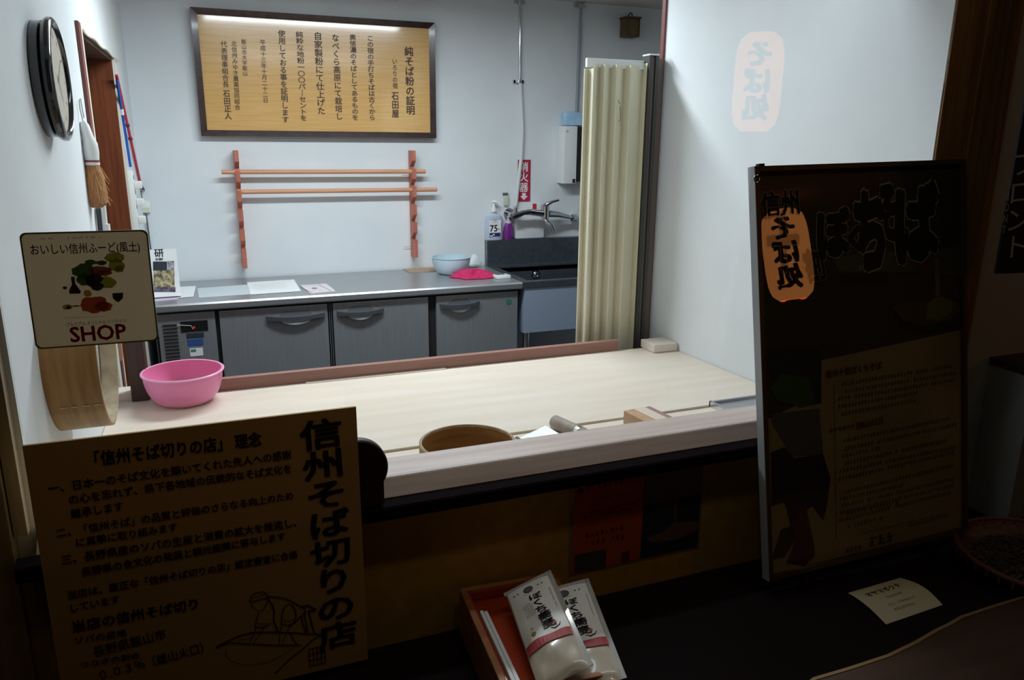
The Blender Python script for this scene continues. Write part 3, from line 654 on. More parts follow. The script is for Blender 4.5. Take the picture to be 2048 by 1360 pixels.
for (x0_, y0_), (x1_, y1_), yy, nm in (((443, 344), (851, 343), 4.252, 'upper wooden rolling pin resting on the wall rack, shifted to the left'), ((474, 384), (874, 379), 4.252, 'lower wooden rolling pin resting on the wall rack, shifted to the right')):
    a = ony(x0_, y0_, yy); b = ony(x1_, y1_, yy)
    g = G(); dd = (b - a).normalized(); g.tube([a, a + dd * .003, b - dd * .003, b], [.0095, .0118, .0118, .0095], 18); solo('rolling_pin', g, PIN, nm, 'rolling pin', 'rolling pins on the wall rack', smooth=True)

# --- pipes, extinguisher sign and small things on the back wall
PIPE = mat('white_painted_pipe', (222, 224, 222), .35)
t = thing('water_pipe', 'white vertical wall pipe running down behind the fire extinguisher sign to the faucet', 'pipe', (1.75, 4.29, 1.12))
pp = [ony(x, y, 4.292) for x, y in [(1040, -8), (1040, 160), (1043, 215), (1045, 260), (1042, 320), (1036, 370), (1033, 400), (1031, 412)]]
g = G(); g.tube(pp[:2], .0075, 14); link('upper_tube', g, CHROME, t, True)
g = G(); g.tube(pp[1:], .0105, 14); link('sleeve', g, PIPE, t, True)
for px, py in ((1040, 4), (1038, 163)):
    p = ony(px, py, 4.292); g = G(); g.tube([(p.x, 4.292, p.z - .008), (p.x, 4.292, p.z + .008)], .016, 16); g.box(p.x - .032, p.x + .032, 4.296, 4.3145, p.z - .008, p.z + .008); link('clamp', g, CHROME, t, True)
t = thing('water_pipe', 'second wall pipe descending behind the folded cream partition', 'pipe', (2.12, 4.29, 1.3))
a = ony(1162, -6, 4.292); b = ony(1150, 300, 4.292)
g = G(); g.tube([a, b], .009, 14); link('tube', g, mat('grey_pipe', (150, 158, 166), .35), t, True)
p = ony(1161, 12, 4.292); g = G(); g.tube([(p.x, 4.292, p.z - .012), (p.x, 4.292, p.z + .012)], .018, 16); g.box(p.x - .034, p.x + .034, 4.297, 4.3145, p.z - .008, p.z + .008); link('clamp', g, CHROME, t, True)
M = frame(ony(1035, 403, 4.311), (1, 0, 0), (0, 0, 1)); c2 = loc2(M, 1060, 320)
t = thing('extinguisher_sign', 'red vertical fire extinguisher sign reading 消火器 with a down arrow', 'sign', M)
SW, SH = .082, .245
g = G(); g.box(0, SW, 0, SH, -.001, .001); link('plate', g, mat('sign_red', (176, 36, 66), .5), t, local=True)
WPR = mat('white_print', (236, 226, 230), .6)
vtext(t, M, '消火器', (1048, 324), (1047, 385), WPR, wf=1.0, bold=.02, z=.0016)
g = G(); q = SW / 2; poly(g, [(q - .012, .050), (q - .012, .032), (q - .026, .032), (q, .008), (q + .026, .032), (q + .012, .032), (q + .012, .050)], .0016); link('arrow', g, WPR, t, local=True)
p = ony(1260, 55, 4.26)
t = thing('wall_lamp', 'small dark brown wooden wall lantern high on the back wall, unlit', 'lamp', (p.x, 4.26, p.z - .055))
LW = mat('lantern_brown', (88, 68, 44), .7)
g = G(); g.box(p.x - .045, p.x - .037, 4.22, 4.30, p.z - .055, p.z + .045, .001); g.box(p.x + .037, p.x + .045, 4.22, 4.30, p.z - .055, p.z + .045, .001); g.box(p.x - .037, p.x + .037, 4.22, 4.30, p.z - .055, p.z - .047); link('box_frame', g, LW, t)
g = G(); g.box(p.x - .036, p.x + .036, 4.226, 4.295, p.z - .046, p.z + .044); link('shade', g, mat('shade_olive', (104, 88, 56), .8), t)
g = G(); g.prism([(p.x - .05, 4.215), (p.x + .05, 4.215), (p.x + .05, 4.305), (p.x - .05, 4.305)], p.z + .046, p.z + .056); link('roof', g, LW, t)
g = G(); g.tube([(p.x + .012 * math.cos(a_), 4.26, p.z + .064 + .016 * math.sin(a_)) for a_ in [pi * k / 10 for k in range(11)]], .004, 8); link('ring_handle', g, LW, t, True)
g = G(); g.box(p.x - .02, p.x + .02, 4.296, 4.314, p.z - .02, p.z + .02); link('wall_plate', g, LW, t)
a = ony(1126, 252, 4.24); b = ony(1130, 367, 4.24)
t = thing('towel_dispenser', 'white wall mounted paper towel dispenser beside the folded partition', 'dispenser', (2.06, 4.25, 1.29))
g = G(); g.box(a.x, a.x + .085, 4.215, 4.312, b.z, a.z, .006); link('case', g, WHITEP, t, True)
g = G(); g.box(a.x + .087, a.x + .16, 4.225, 4.312, b.z + .01, a.z - .005); link('side_slot', g, NEARBLACK, t)
g = G(); g.tube([(a.x + .018, 4.2145, a.z - .03), (a.x + .018, 4.213, a.z - .03)], .007, 12); link('lock_button', g, mat('button_grey', (190, 194, 194), .5), t)
g = G(); g.box(a.x + .06, a.x + .078, 4.2135, 4.2148, b.z + .005, b.z + .028); link('front_tab', g, NEARBLACK, t)
g = G(); g.box(a.x + .012, a.x + .15, 4.23, 4.305, a.z + .001, a.z + .082, .018); solo('tissue_pack', g, mat('light_blue_film', (160, 204, 236), .3, 0, (196, 224, 244), ns=14), 'light blue plastic tissue pack on top of the white dispenser', 'tissue pack', smooth=True)
p = ony(1012, 398, 4.30)
t = thing('wall_clip', 'small ivory clip holder on the wall above the pump bottles', 'clip', (p.x, 4.30, p.z - .04))
g = G(); g.box(p.x - .017, p.x + .013, 4.296, 4.314, p.z + .022, p.z + .036, .002); link('hook_block', g, mat('clip_grey', (92, 96, 92), .5), t)
g = G(); g.box(p.x - .014, p.x + .016, 4.292, 4.312, p.z - .038, p.z + .021, .006); link('clip_body', g, mat('ivory_plastic', (206, 206, 188), .5), t, True)

# --- corner: squeegee poles, outlets, tag and cord
t = thing('red_pole', 'thin red pole hung diagonally in the left back corner', 'pole', (-.3, 4.27, 1.28))
a = onx(233, 151, -.286); b = ony(282, 372, 4.27)
g = G(); g.tube([a, a * .5 + b * .5, b], .0062, 10); link('shaft', g, mat('red_pole', (206, 30, 66), .35), t, True)
q = a * .58 + b * .42
for k in (.40, .52): 
    q = a * (1 - k) + b * k; dd = (b - a).normalized(); g = G(); g.tube([q - dd * .006, q + dd * .006], .0085, 10); link('joint', g, mat('maroon_joint', (90, 30, 50), .4), t, True)
g = G(); g.tube([b, b + (b - a).normalized() * .035], [.008, .014], 10); link('end_cap', g, mat('black_rubber', (40, 40, 44), .5), t, True)
t = thing('blue_pole', 'thin blue pole hung beside the red pole in the corner', 'pole', (-.32, 4.29, 1.40))
a = onx(234, 160, -.287); b = onx(261, 333, -.287)
g = G(); g.tube([a, b], .0055, 10); link('shaft', g, mat('blue_pole_paint', (36, 98, 190), .35), t, True)
q = a * .65 + b * .35; dd = (b - a).normalized(); g = G(); g.tube([q - dd * .012, q + dd * .012], .0075, 10); link('white_clip', g, WHITEP, t, True)
PX = XL + .0104 * (3.72 - YW) + .001
t = thing('power_strip', 'white multi socket power strip mounted on the left wall by the corner', 'power strip', (PX, 3.73, 1.10))
ya, yb2 = 3.705, 3.76
g = G(); g.box(PX, PX + .022, ya, yb2, 1.12, 1.39, .004); link('strip_body', g, WHITEP, t, True)
for k in range(4):
    z = 1.362 - k * .062
    for dy in (.012, .026):
        g = G(); g.box(PX + .022, PX + .0228, ya + dy, ya + dy + .005, z - .009, z + .009); link('socket_slot', g, NEARBLACK, t)
for k in range(3):
    z = 1.33 - k * .075; g = G(); g.box(PX + .0225, PX + .052, ya + .008, yb2 - .006, z - .016, z + .016, .005); link('plug', g, WHITEP, t, True)
p = ony(281, 377, 4.275)
t = thing('wall_hook', 'grey metal hook holding the red pole end', 'hook', (p.x, 4.29, p.z))
g = G(); g.tube([(p.x - .045, 4.3145, p.z + .006), (p.x - .02, 4.285, p.z + .004), (p.x + .012, 4.268, p.z - .012)], [.007, .005, .006], 10); link('arm', g, STEEL, t, True)
g = G(); g.tube([(p.x - .045, 4.3145, p.z + .006), (p.x - .045, 4.308, p.z + .006)], .016, 16); link('rosette', g, STEEL, t, True)
p = ony(287, 413, 4.30)
t = thing('cord_switch', 'white inline switch box with a label on a hanging dark cord', 'switch', (p.x, 4.30, p.z - .03))
g = G(); g.box(p.x - .032, p.x + .032, 4.290, 4.314, p.z - .030, p.z + .030, .006); link('case', g, WHITEP, t, True)
g = G(); g.box(p.x - .024, p.x + .026, 4.2892, 4.2899, p.z - .022, p.z - .004); link('label_strip', g, mat('pale_green_label', (212, 220, 180), .6), t)
e0 = ony(292, 427, 4.30); e1 = ony(301, 495, 4.30)
g = G(); g.tube([e0, (e0 + e1) / 2, e1, (e1.x + .003, 4.303, .82), (e1.x + .003, 4.303, .803)], .0038, 8); link('cord', g, mat('grey_cord', (90, 94, 98), .5), t, True)
g = G(); e2 = ony(282, 386, 4.29); g.tube([e2, (p.x, 4.30, p.z + .03)], .002, 6); link('upper_cord', g, mat('grey_cord', (90, 94, 98), .5), t)

# --- clock on the left wall
c = Vector((XL + .002, 2.055, 1.655)); M = Matrix.Translation(c) @ Matrix.Rotation(pi / 2, 4, 'Y')
t = thing('wall_clock', 'round wall clock with a thick glossy black rim on the left wall', 'clock', M)
g = G(); g.lathe([(.0001, 0), (.116, 0), (.124, .006), (.124, .022), (.112, .026)], M, 64); link('housing', g, BLACK, t, True)
g = G(); g.lathe([(.112, .024), (.120, .026), (.129, .029), (.133, .036), (.132, .043), (.127, .047), (.121, .048), (.117, .045), (.115, .040), (.112, .030)], M, 72); link('rim', g, BLACK, t, True)
g = G(); g.lathe([(.0001, .0385), (.116, .0385)], M, 48); fc = link('dial', g, mat('dial_beige', (206, 200, 186), .6), t)
g = G()
for k in range(12):
    a_ = 2 * pi * k / 12; MM = M @ Matrix.Rotation(a_, 4, 'Z'); g.add([MM @ Vector(v) for v in ((.088, -.002, .0390), (.100, -.002, .0390), (.100, .002, .0390), (.088, .002, .0390))], [(0, 1, 2, 3)])
link('hour_marks', g, mat('faint_dial_ink', (150, 142, 128), .6), fc)['kind'] = 'stuff'
for a_, L, w_ in ((.6, .055, .005), (2.2, .082, .0035)):
    MM = M @ Matrix.Rotation(a_, 4, 'Z'); g = G(); g.add([MM @ Vector(v) for v in ((-.012, -w_ / 2, .0400), (L, -w_ / 3, .0400), (L, w_ / 3, .0400), (-.012, w_ / 2, .0400))], [(0, 1, 2, 3)]); link('hand', g, mat('hand_grey', (120, 114, 104), .5), fc)

# --- hand brush and rods hanging on the left wall
yb_ = 2.70
def lw(px, py, X=-.295): return onx(px, py, X)
def lwy(px, py, Y=2.55):
    p = ony(px, py, Y); return p
t = thing('hand_brush', 'white handled hand broom with light brown bristles hung on the left wall', 'brush', (-.29, 2.55, 1.30))
h0, h1, h2, h3 = lwy(166, 243), lwy(180, 288), lwy(184, 320), lwy(195, 415)
g = G(); g.tube([h0, h0 * .8 + h1 * .2, h0 * .3 + h1 * .7, h1, h1 * .5 + h2 * .5, h2], [.008, .013, .015, .020, .021, .019], 16); link('handle', g, WHITEP, t, True)
g = G(); q = h2; dd = (h3 - h2).normalized(); g.tube([q, q + dd * .006], .020, 16); link('red_band', g, mat('band_red', (150, 70, 70), .6), t, True)
g = G(); g.tube([q + dd * .006, q + dd * .014], .0195, 16); link('white_band', g, WHITEP, t, True)
BR = mat('broom_straw', (192, 138, 92), .8, 0, (150, 100, 60), scale=(40, 40, 2), ns=6, bump=.5)
g = G(); L = (h3 - h2).length
g.tube([q + dd * .014, q + dd * L * .35, q + dd * L * .7, q + dd * L * .9, q + dd * L], [.018, .026, .031, .028, .014], 18); link('bristle_head', g, BR, t, True)
g = G()
for k in range(70):
    a_ = random.uniform(0, 2 * pi); s0 = q + dd * L * random.uniform(.1, .75) + Vector((math.cos(a_), math.sin(a_), 0)) * .024
    e = s0 + dd * L * random.uniform(.15, .3) + Vector((math.cos(a_), math.sin(a_), 0)) * random.uniform(.002, .014) + Vector((.004, 0, 0)); g.tube([s0, e], .0006, 3, cap=False)
o = link('loose_bristles', g, mat('broom_straw_light', (206, 160, 96), .8), t); o['kind'] = 'stuff'
g = G(); g.tube([h0, lwy(160, 218), lwy(158, 200), lwy(161, 197), lwy(164, 215), lwy(168, 236)], .0018, 6); link('hanging_cord', g, mat('pale_cord', (200, 200, 196), .8), t)
t = thing('hanging_rods', 'white tipped utensil handles hanging below the hand broom on the left wall', 'utensil', (-.30, 2.6, 1.05))
for (a, b, r, mt_, nm) in (((184, 412), (196, 560), .009, WHITEP, 'white_handle'), ((206, 412), (220, 560), .008, WHITEP, 'white_handle'), ((197, 416), (212, 560), .008, DARKP, 'dark_handle')):
    g = G(); A_ = lwy(*a, Y=2.62); B_ = lwy(*b, Y=2.62); g.tube([A_, B_], r, 12); link(nm, g, mt_, t, True)
g = G(); A_ = lwy(212, 448, 2.62); g.tube([A_, A_ - Vector((0, 0, .02))], .0105, 12); link('collar', g, WHITEP, t, True)
g = G(); M = frame(lwy(229, 722, 2.66), (1, 0, 0), (0, 0, 1)); w_ = .026
o_ = [(0, .01), (.006, 0), (w_ - .006, 0), (w_, .01), (w_, .34), (0, .34)]
g.prism(o_, -.006, .006, M); solo('wooden_paddle', g, mat('pinkish_wood', (206, 158, 136), .5), 'narrow pinkish wooden paddle end hanging between sieve and corner post', 'paddle')
g = G(); g.box(XL + .0005, XL + .012, 2.60, 2.655, 0, 1.10); shear(g); struct('trim_7', g, IVORY)

# --- ceiling lamps of the kitchen (out of frame, seen as reflections)
for (x, y, z, L, lb) in ((.72, 3.02, 2.31, 1.35, 'long fluorescent ceiling lamp over the kitchen floor'), (.85, 1.70, 2.31, 1.3, 'fluorescent lamp over the dough board'), (2.35, 3.3, 2.31, .6, 'short fluorescent lamp over the sink')):
    t = thing('ceiling_lamp', lb, 'lamp', (x, y, z))
    g = G(); g.box(x - L / 2, x + L / 2, y - .09, y + .09, z - .03, z - .001, .004); link('housing', g, WHITEP, t)
    if y < 2:
        for sx in (-1, 1):
            g = G(); g.box(x + sx * (L / 2 + .012) - .01, x + sx * (L / 2 + .012) + .01, y - .03, y + .03, z - .14, z - .001); link('end_bracket', g, WHITEP, t)

# ================================================================== HALL SIDE OBJECTS
# --- square shop sign stuck on the glass
M = frame(ony(72, 699, 1.4235), ony(318, 681, 1.4235) - ony(72, 699, 1.4235), ony(33, 466, 1.4235) - ony(72, 699, 1.4235))
t = thing('shop_sign', 'square pale sign with food picture and red SHOP lettering on the window glass', 'sign', M)
a_ = loc2(M, 318, 681); b_ = loc2(M, 33, 466); W_, H_ = a_.x, b_.y
def rrect(W, H, r, n=6):
    P = []
    for cx_, cy_, a0 in ((W - r, r, -pi / 2), (W - r, H - r, 0), (r, H - r, pi / 2), (r, r, pi)):
        P += [(cx_ + r * math.cos(a0 + k * pi / 2 / n), cy_ + r * math.sin(a0 + k * pi / 2 / n)) for k in range(n + 1)]
    return P
g = G(); g.prism(rrect(W_, H_, .009), -.003, 0); ed = link('sign_slab', g, translucent(mat('sign_cream_face', (232, 220, 200), .5), .36), t, local=True)
g = G(); rr_ = rrect(W_, H_, .009); g.add([Vector((x, y, .0004)) for x, y in rr_] + [Vector((x * (W_ - .005) / W_ + .0025, y * (H_ - .005) / H_ + .0025, .0004)) for x, y in rr_], [(i, (i + 1) % len(rr_), len(rr_) + (i + 1) % len(rr_), len(rr_) + i) for i in range(len(rr_))]); link('green_edge', g, mat('sign_green_edge', (96, 122, 50), .5), t, local=True)
RED = translucent(mat('shop_red', (214, 44, 30), .5), .75); Z0 = .0008
def c7(x, y): return (30 + x / 5.23, 450 + y / 5.23)
htext(t, M, 'SHOP', c7(580, 1148), c7(1158, 1108), RED, z=Z0, bold=.025, hf=1.08)
htext(t, M, 'おいしい信州ふーど(風土)', c7(165, 268), c7(1305, 232), INK, z=Z0, bold=.01, hf=1.35)
htext(t, M, '-プレミアム オリジナル ヘリテイジ-', c7(525, 1040), c7(1172, 998), INK, z=Z0, bold=.006, hf=1.3)
g = G(); L2 = lambda x, y: loc2(M, *c7(x, y))
fakeline(g, L2(180, 148), L2(430, 138), .0035, .6, Z0); fakeline(g, L2(550, 135), L2(920, 122), .0035, .7, Z0); link('small_print', g, mat('sign_olive_print', (120, 120, 60), .6), t, local=True)['kind'] = 'stuff'
PXM = .19 / 1280
def bl(lst, mt, nm, z):
    for k, (x, y, rx, ry) in enumerate(lst):
        g = G(); c_ = L2(x, y); blob(g, (c_.x, c_.y), rx * PXM, ry * PXM, z + k * .00004, rough=.12); link(nm, g, mt, t, local=True)
bl([(1040, 340, 95, 60), (1060, 420, 80, 70), (960, 600, 95, 70), (1090, 460, 50, 40)], translucent(mat('print_lime', (170, 176, 70), .6), .45), 'printed_leaf', Z0)
bl([(720, 480, 120, 80), (790, 390, 60, 30), (905, 395, 55, 28), (740, 570, 100, 70)], translucent(mat('print_green', (70, 104, 48), .6), .45), 'printed_leaf', Z0 + .0003)
bl([(830, 560, 90, 55), (860, 640, 65, 50), (800, 600, 60, 50)], translucent(mat('print_grape', (66, 54, 72), .6), .45), 'printed_grapes', Z0 + .0006)
bl([(890, 470, 110, 45), (930, 500, 80, 35)], translucent(mat('print_rose', (150, 90, 80), .6), .45), 'printed_fruit', Z0 + .0008)
bl([(830, 830, 150, 95), (930, 850, 85, 60)], translucent(mat('print_ham', (190, 92, 64), .6), .45), 'printed_meat', Z0 + .0008)
bl([(760, 715, 40, 40), (550, 855, 50, 30)], translucent(mat('print_yellow', (190, 160, 60), .6), .45), 'printed_fruit', Z0 + .001)
DKP = translucent(mat('print_bottle', (52, 46, 34), .6), .45)
g = G(); poly(g, [tuple(L2(x, y).xy) for x, y in ((585, 540), (625, 538), (632, 610), (690, 690), (685, 715), (570, 718), (568, 680), (598, 620))], Z0 + .001); link('printed_bottle', g, DKP, t, local=True)
g = G(); poly(g, [tuple(L2(x, y).xy) for x, y in ((1018, 712), (1132, 705), (1130, 760), (1100, 792), (1085, 805), (1060, 795), (1025, 765))], Z0 + .001); link('printed_glass', g, DKP, t, local=True)
bl([(523, 655, 22, 18), (560, 860, 22, 18), (640, 845, 45, 8)], DKP, 'printed_mark', Z0 + .0012)
g = G(); ribbon(g, [L2(520, 968), L2(960, 960)], .0005, Z0); link('printed_rule', g, GREYINK, t, local=True)

# --- left poster board
YP = 1.352
M = frame(ony(123.5, 1360, YP), (1, 0, 0), (0, .012, 1)); tl = loc2(M, 44.5, 894); tr = loc2(M, 706, 813); br = loc2(M, 742, 1317)
M = M @ Matrix.Translation((tl.x, br.y, 0)); tl = loc2(M, 44.5, 894); tr = loc2(M, 706, 813); br = loc2(M, 742, 1317)
PW, PH = (tr.x + br.x) / 2, (tl.y + tr.y) / 2
t = thing('philosophy_poster', 'tan poster board with large brushed vertical title leaning at the lower left', 'poster', M)
g = G(); g.box(0, PW, 0, PH, -.006, 0); link('board', g, translucent(mat('tan_poster_paper', (208, 172, 112), .7), .10), t, local=True)
g = G()
for x in (.1, .4): g.box(x, x + .02, 0, .30, -.012, -.0065)
link('backing_strip', g, DKBROWN, t, local=True)
def c3(x, y): return (60 + x / 3.657, 820 + y / 3.657)
for s_, a, b, hf, bo in [('「信州そば切りの店」 理念', (190, 917), (522, 877), 1.25, .025), ('一、日本一のそば文化を築いてくれた先人への感謝', (97, 977), (582, 908), 1.1, .02), ('の心を忘れず、県下各地域の伝統的なそば文化を', (138, 999), (582, 936), 1.1, .02), ('継承します', (142, 1027), (246, 1011), 1.15, .02),
        ('二、「信州そば」の品質と評価のさらなる向上のため', (113, 1066), (586, 990), 1.1, .02), ('に真摯に取り組みます', (153, 1085), (354, 1053), 1.1, .02), ('三、長野県産のソバの生産と消費の拡大を推進し、', (123, 1120), (592, 1044), 1.1, .02), ('長野県の食文化の発展と観光振興に寄与します', (163, 1144), (570, 1071), 1.1, .02),
        ('当店は、厳正な「信州そば切りの店」認定審査に合格', (136, 1190), (595, 1107), 1.1, .02), ('しています', (142, 1216), (239, 1197), 1.1, .02), ('当店の信州そば切り', (146, 1253), (395, 1206), 1.05, .025), ('ソバの産地', (150, 1281), (253, 1264), 1.0, .015), ('長野県飯山市', (187, 1304), (331, 1266), 1.2, .01),
        ('つなぎの割合', (161, 1330), (280, 1309), .9, .015), ('０.０３％（雄山火口）', (200, 1350), (406, 1294), 1.3, .01)]:
    htext(t, M, s_, a, b, INK, hf=hf, bold=bo * 1.1)
vtext(t, M, '信州そば切りの店', (640, 838), (679, 1296), INK, wf=1.3, bold=.028)
def c2_(x, y): return loc2(M, 420 + x / 3.778, 1000 + y / 3.778)
g = G(); s0 = c2_(745, 1125); s1 = c2_(875, 1225)
for k in range(5): ribbon(g, [Vector((s0.x + (s1.x - s0.x) * k / 4, s0.y, 0)), Vector((s0.x + (s1.x - s0.x) * k / 4, s1.y, 0))], .0016)
for k in range(4): ribbon(g, [Vector((s0.x, s0.y + (s1.y - s0.y) * k / 3, 0)), Vector((s1.x, s0.y + (s1.y - s0.y) * k / 3, 0))], .002, .0014)
link('seal_stamp', g, INK, t, local=True)
g = G(); px_ = PW / 690
for pts_, wd in (([(300, 760), (310, 725), (345, 700), (400, 690), (430, 710), (440, 745), (425, 790)], 2.2), ([(300, 760), (320, 800), (355, 830), (395, 835), (425, 790)], 1.6), ([(310, 770), (360, 755), (430, 735)], 2.4), ([(305, 745), (350, 730), (420, 712)], 1.4),
        ([(430, 725), (490, 730), (560, 740), (620, 765), (680, 800), (720, 820)], 3.0), ([(440, 745), (470, 790), (485, 840), (480, 900), (500, 960), (520, 1000)], 3.4), ([(370, 840), (355, 890), (340, 950), (345, 975)], 2.0), ([(345, 925), (400, 935), (440, 930)], 1.6), ([(340, 955), (400, 960), (430, 945), (460, 930)], 2.2), ([(345, 975), (320, 1030), (295, 1085)], 1.8), ([(410, 960), (370, 1020), (320, 1090)], 1.8),
        ([(545, 860), (560, 810), (590, 785), (620, 790), (645, 830), (650, 880), (630, 930), (600, 950)], 2.6), ([(545, 860), (540, 910), (535, 940)], 2.2), ([(535, 935), (590, 945), (640, 925)], 2.4), ([(540, 905), (590, 915), (630, 900)], 1.6), ([(540, 945), (525, 1020), (525, 1085)], 1.8), ([(605, 950), (575, 1010), (545, 1085)], 1.8), ([(640, 930), (660, 900), (700, 860), (730, 840)], 2.4),
        ([(700, 800), (740, 795), (800, 825), (790, 835), (740, 835)], 4.0), ([(720, 830), (715, 880), (730, 950), (740, 1000)], 3.0), ([(745, 840), (760, 900), (775, 960), (790, 1005)], 3.6), ([(690, 870), (700, 930), (725, 1000)], 2.4),
        ([(45, 1110), (120, 1070), (220, 1025), (310, 1000), (460, 995), (600, 1000), (760, 1010), (860, 1010)], 3.2), ([(45, 1112), (150, 1075), (300, 1085), (480, 1095), (690, 1095)], 3.0), ([(860, 1010), (780, 1050), (690, 1130), (600, 1200), (490, 1310)], 2.6), ([(600, 1000), (640, 1070), (660, 1085)], 2.2), ([(125, 1125), (120, 1170), (160, 1215), (240, 1240), (340, 1240), (440, 1220), (520, 1180)], 1.2), ([(640, 1120), (560, 1160), (500, 1200)], 1.0), ([(200, 1060), (300, 1045), (340, 1020)], 1.2)):
    ribbon(g, [c2_(*p_) for p_ in pts_], wd * px_ * 1.05)
link('kneading_drawing', g, INK, t, local=True)['kind'] = 'stuff'

# --- right framed poster
M = frame((1.1656, 1.2607, .5285), (1, -.03, 0), (0, .1665, 1))
M = M @ Matrix.Rotation(.0246, 4, 'Z')
PW, PH = .634, .967
t = thing('framed_poster', 'large dark framed noodle poster leaning against the right window post', 'poster', M)
ALU = mat('poster_frame_brown', (84, 64, 54), .35)
framebars(t, M, PW, PH, .011, -.020, .004, ALU, ch=0)
g = G(); g.box(-.0025, -.0005, 0, PH, -.020, .004); link('edge_strip', g, mat('frame_edge_grey', (170, 174, 176), .4), t, local=True)
def clerp(u, v): return Vector((u * PW, v * PH, 0))
g = G(); g.box(.011, PW - .011, .011, PH - .011, -.016, -.006); link('print_sheet', g, mat('poster_dark_print', (58, 50, 34), .8, 0, (74, 56, 46), scale=(2, .5, 1), ns=6), t, local=True)
zz = -.0055
g = G(); poly(g, [(.012, .012), (PW - .012, .012), (PW - .012, PH * .555), (PW * .26, PH * .525), (.16, PH * .44), (.012, PH * .40)], zz); link('printed_ground', g, mat('poster_cream_print', (176, 164, 120), .8, 0, (160, 148, 106), ns=5), t, local=True)
def P5(x, y): return loc2(M, 1480 + x / 2.956, 300 + y / 2.956)
def P6(x, y): return loc2(M, 1480 + x / 2.72, 700 + y / 2.72)
def shape(pts_, rgb, nm, z, f=P5):
    g = G(); poly(g, [tuple(f(*p_).xy) for p_ in pts_], z); link(nm, g, mat('pr_%d_%d_%d' % rgb, rgb, .8), t, local=True)
shape([(550, 640), (760, 600), (1150, 600), (1330, 560), (1330, 740), (900, 720), (600, 720)], (88, 92, 70), 'printed_field', zz + .0002)
shape([(600, 740), (880, 715), (880, 780), (620, 790)], (44, 42, 56), 'printed_roof', zz + .0004)
shape([(710, 680), (770, 685), (770, 715), (715, 712)], (120, 124, 118), 'printed_wall', zz + .0005)
shape([(130, 900), (700, 900), (900, 1080), (560, 1150), (140, 1180)], (72, 62, 40), 'printed_field', zz + .0002)
shape([(1050, 570), (1130, 560), (1140, 700), (1060, 720)], (110, 50, 52), 'printed_banner', zz + .0006)
shape([(900, 920), (960, 900), (1300, 900), (1330, 960), (1320, 1010), (1220, 1070), (1080, 1085), (960, 1050)], (48, 34, 36), 'printed_bowl', zz + .0006)
shape([(905, 925), (1000, 895), (1290, 900), (1320, 950), (1240, 1010), (1100, 1040), (980, 1010)], (96, 80, 60), 'printed_bowl_inside', zz + .0008)
shape([(1110, 1000), (1120, 900), (1190, 860), (1270, 900), (1260, 960), (1190, 1010)], (120, 130, 62), 'printed_noodles', zz + .001)
shape([(1160, 640), (1185, 640), (1190, 870), (1165, 880)], (128, 116, 92), 'printed_noodles', zz + .001)
shape([(160, 0), (450, -10), (450, 290), (350, 310), (200, 290)], (46, 52, 36), 'printed_leaves', zz + .0008, P6)
shape([(230, 130), (380, 150), (410, 290), (340, 315), (210, 270), (170, 210)], (58, 104, 28), 'printed_leaves', zz + .001, P6)
shape([(175, 350), (440, 320), (460, 570), (290, 580), (180, 400)], (92, 96, 100), 'printed_cloth', zz + .0008, P6)
shape([(175, 560), (250, 530), (300, 590), (460, 570), (500, 700), (480, 850), (460, 930), (400, 850), (330, 900), (280, 950), (250, 830), (180, 850)], (36, 36, 52), 'printed_figure', zz + .001, P6)
shape([(280, 950), (360, 820), (410, 1060), (415, 1120), (360, 1180), (260, 1160), (300, 1060)], (86, 44, 44), 'printed_figure', zz + .0012, P6)
shape([(180, 1140), (230, 980), (290, 960), (300, 1040), (250, 1130)], (50, 44, 40), 'printed_figure', zz + .0012, P6)
OUTL = mat('pale_outline', (170, 164, 148), .8)
def brush(s_, x0, y0, x1, y1, hf=1.0, bold=.05, vert=False, k=0):
    fn = vtext if vert else htext
    kw = dict(wf=hf) if vert else dict(hf=hf)
    fn(t, M, s_, (x0, y0), (x1, y1), OUTL, bold=bold * .7 + .022, z=zz + .0016 + k, **kw)
    fn(t, M, s_, (x0, y0), (x1, y1), mat('poster_brush_ink', (26, 24, 24), .8), bold=bold * .7, z=zz + .0020 + k, **kw)
brush('信州', 1524, 412, 1599, 403, 1.1, .05)
brush('十', 1540, 488, 1598, 484, 1.5, .06)
brush('割', 1614, 536, 1648, 524, 1.4, .05)
brush('ぼ', 1640, 470, 1700, 462, 1.2, .10)
brush('く', 1700, 478, 1722, 476, 1.0, .12)
brush('ち', 1716, 464, 1768, 458, 1.9, .10)
brush('そ', 1760, 428, 1794, 424, 2.2, .10)
brush('ば', 1797, 450, 1876, 440, 1.35, .10)
RBR = mat('poster_redbrown_ink', (120, 56, 40), .8)
htext(t, M, '信州十割ぼくちそば', (1654, 749), (1766, 730), RBR, bold=.03, z=zz + .0015)
htext(t, M, 'オヤマボクチ', (1662, 862), (1712, 852), RBR, bold=.03, z=zz + .0015); htext(t, M, '【雄山火口】', (1717, 852), (1768, 840), RBR, bold=.04, z=zz + .0015)
g = G(); PI_ = mat('poster_text_ink', (62, 56, 44), .8)
def ln(f, x0, y0, x1, y1, h=.0095): fakeline(g, f(x0, y0), f(x1, y1), h, .95, zz + .0015)
for (x0_, y0_, x1_, y1_) in [(560, 185, 1180, 85), (580, 225, 1185, 125), (540, 268, 1185, 162), (540, 310, 980, 232), (560, 350, 970, 272),
        (570, 495, 1165, 370), (575, 540, 1190, 405), (545, 582, 790, 530), (570, 620, 1140, 490), (550, 660, 1185, 530), (545, 705, 1190, 555), (575, 775, 1180, 625), (550, 815, 900, 735), (560, 850, 1180, 700), (550, 890, 1180, 735), (590, 890, 870, 830), (545, 930, 1180, 770), (555, 972, 790, 915)]:
    ln(P6, x0_, y0_, x1_, y1_)
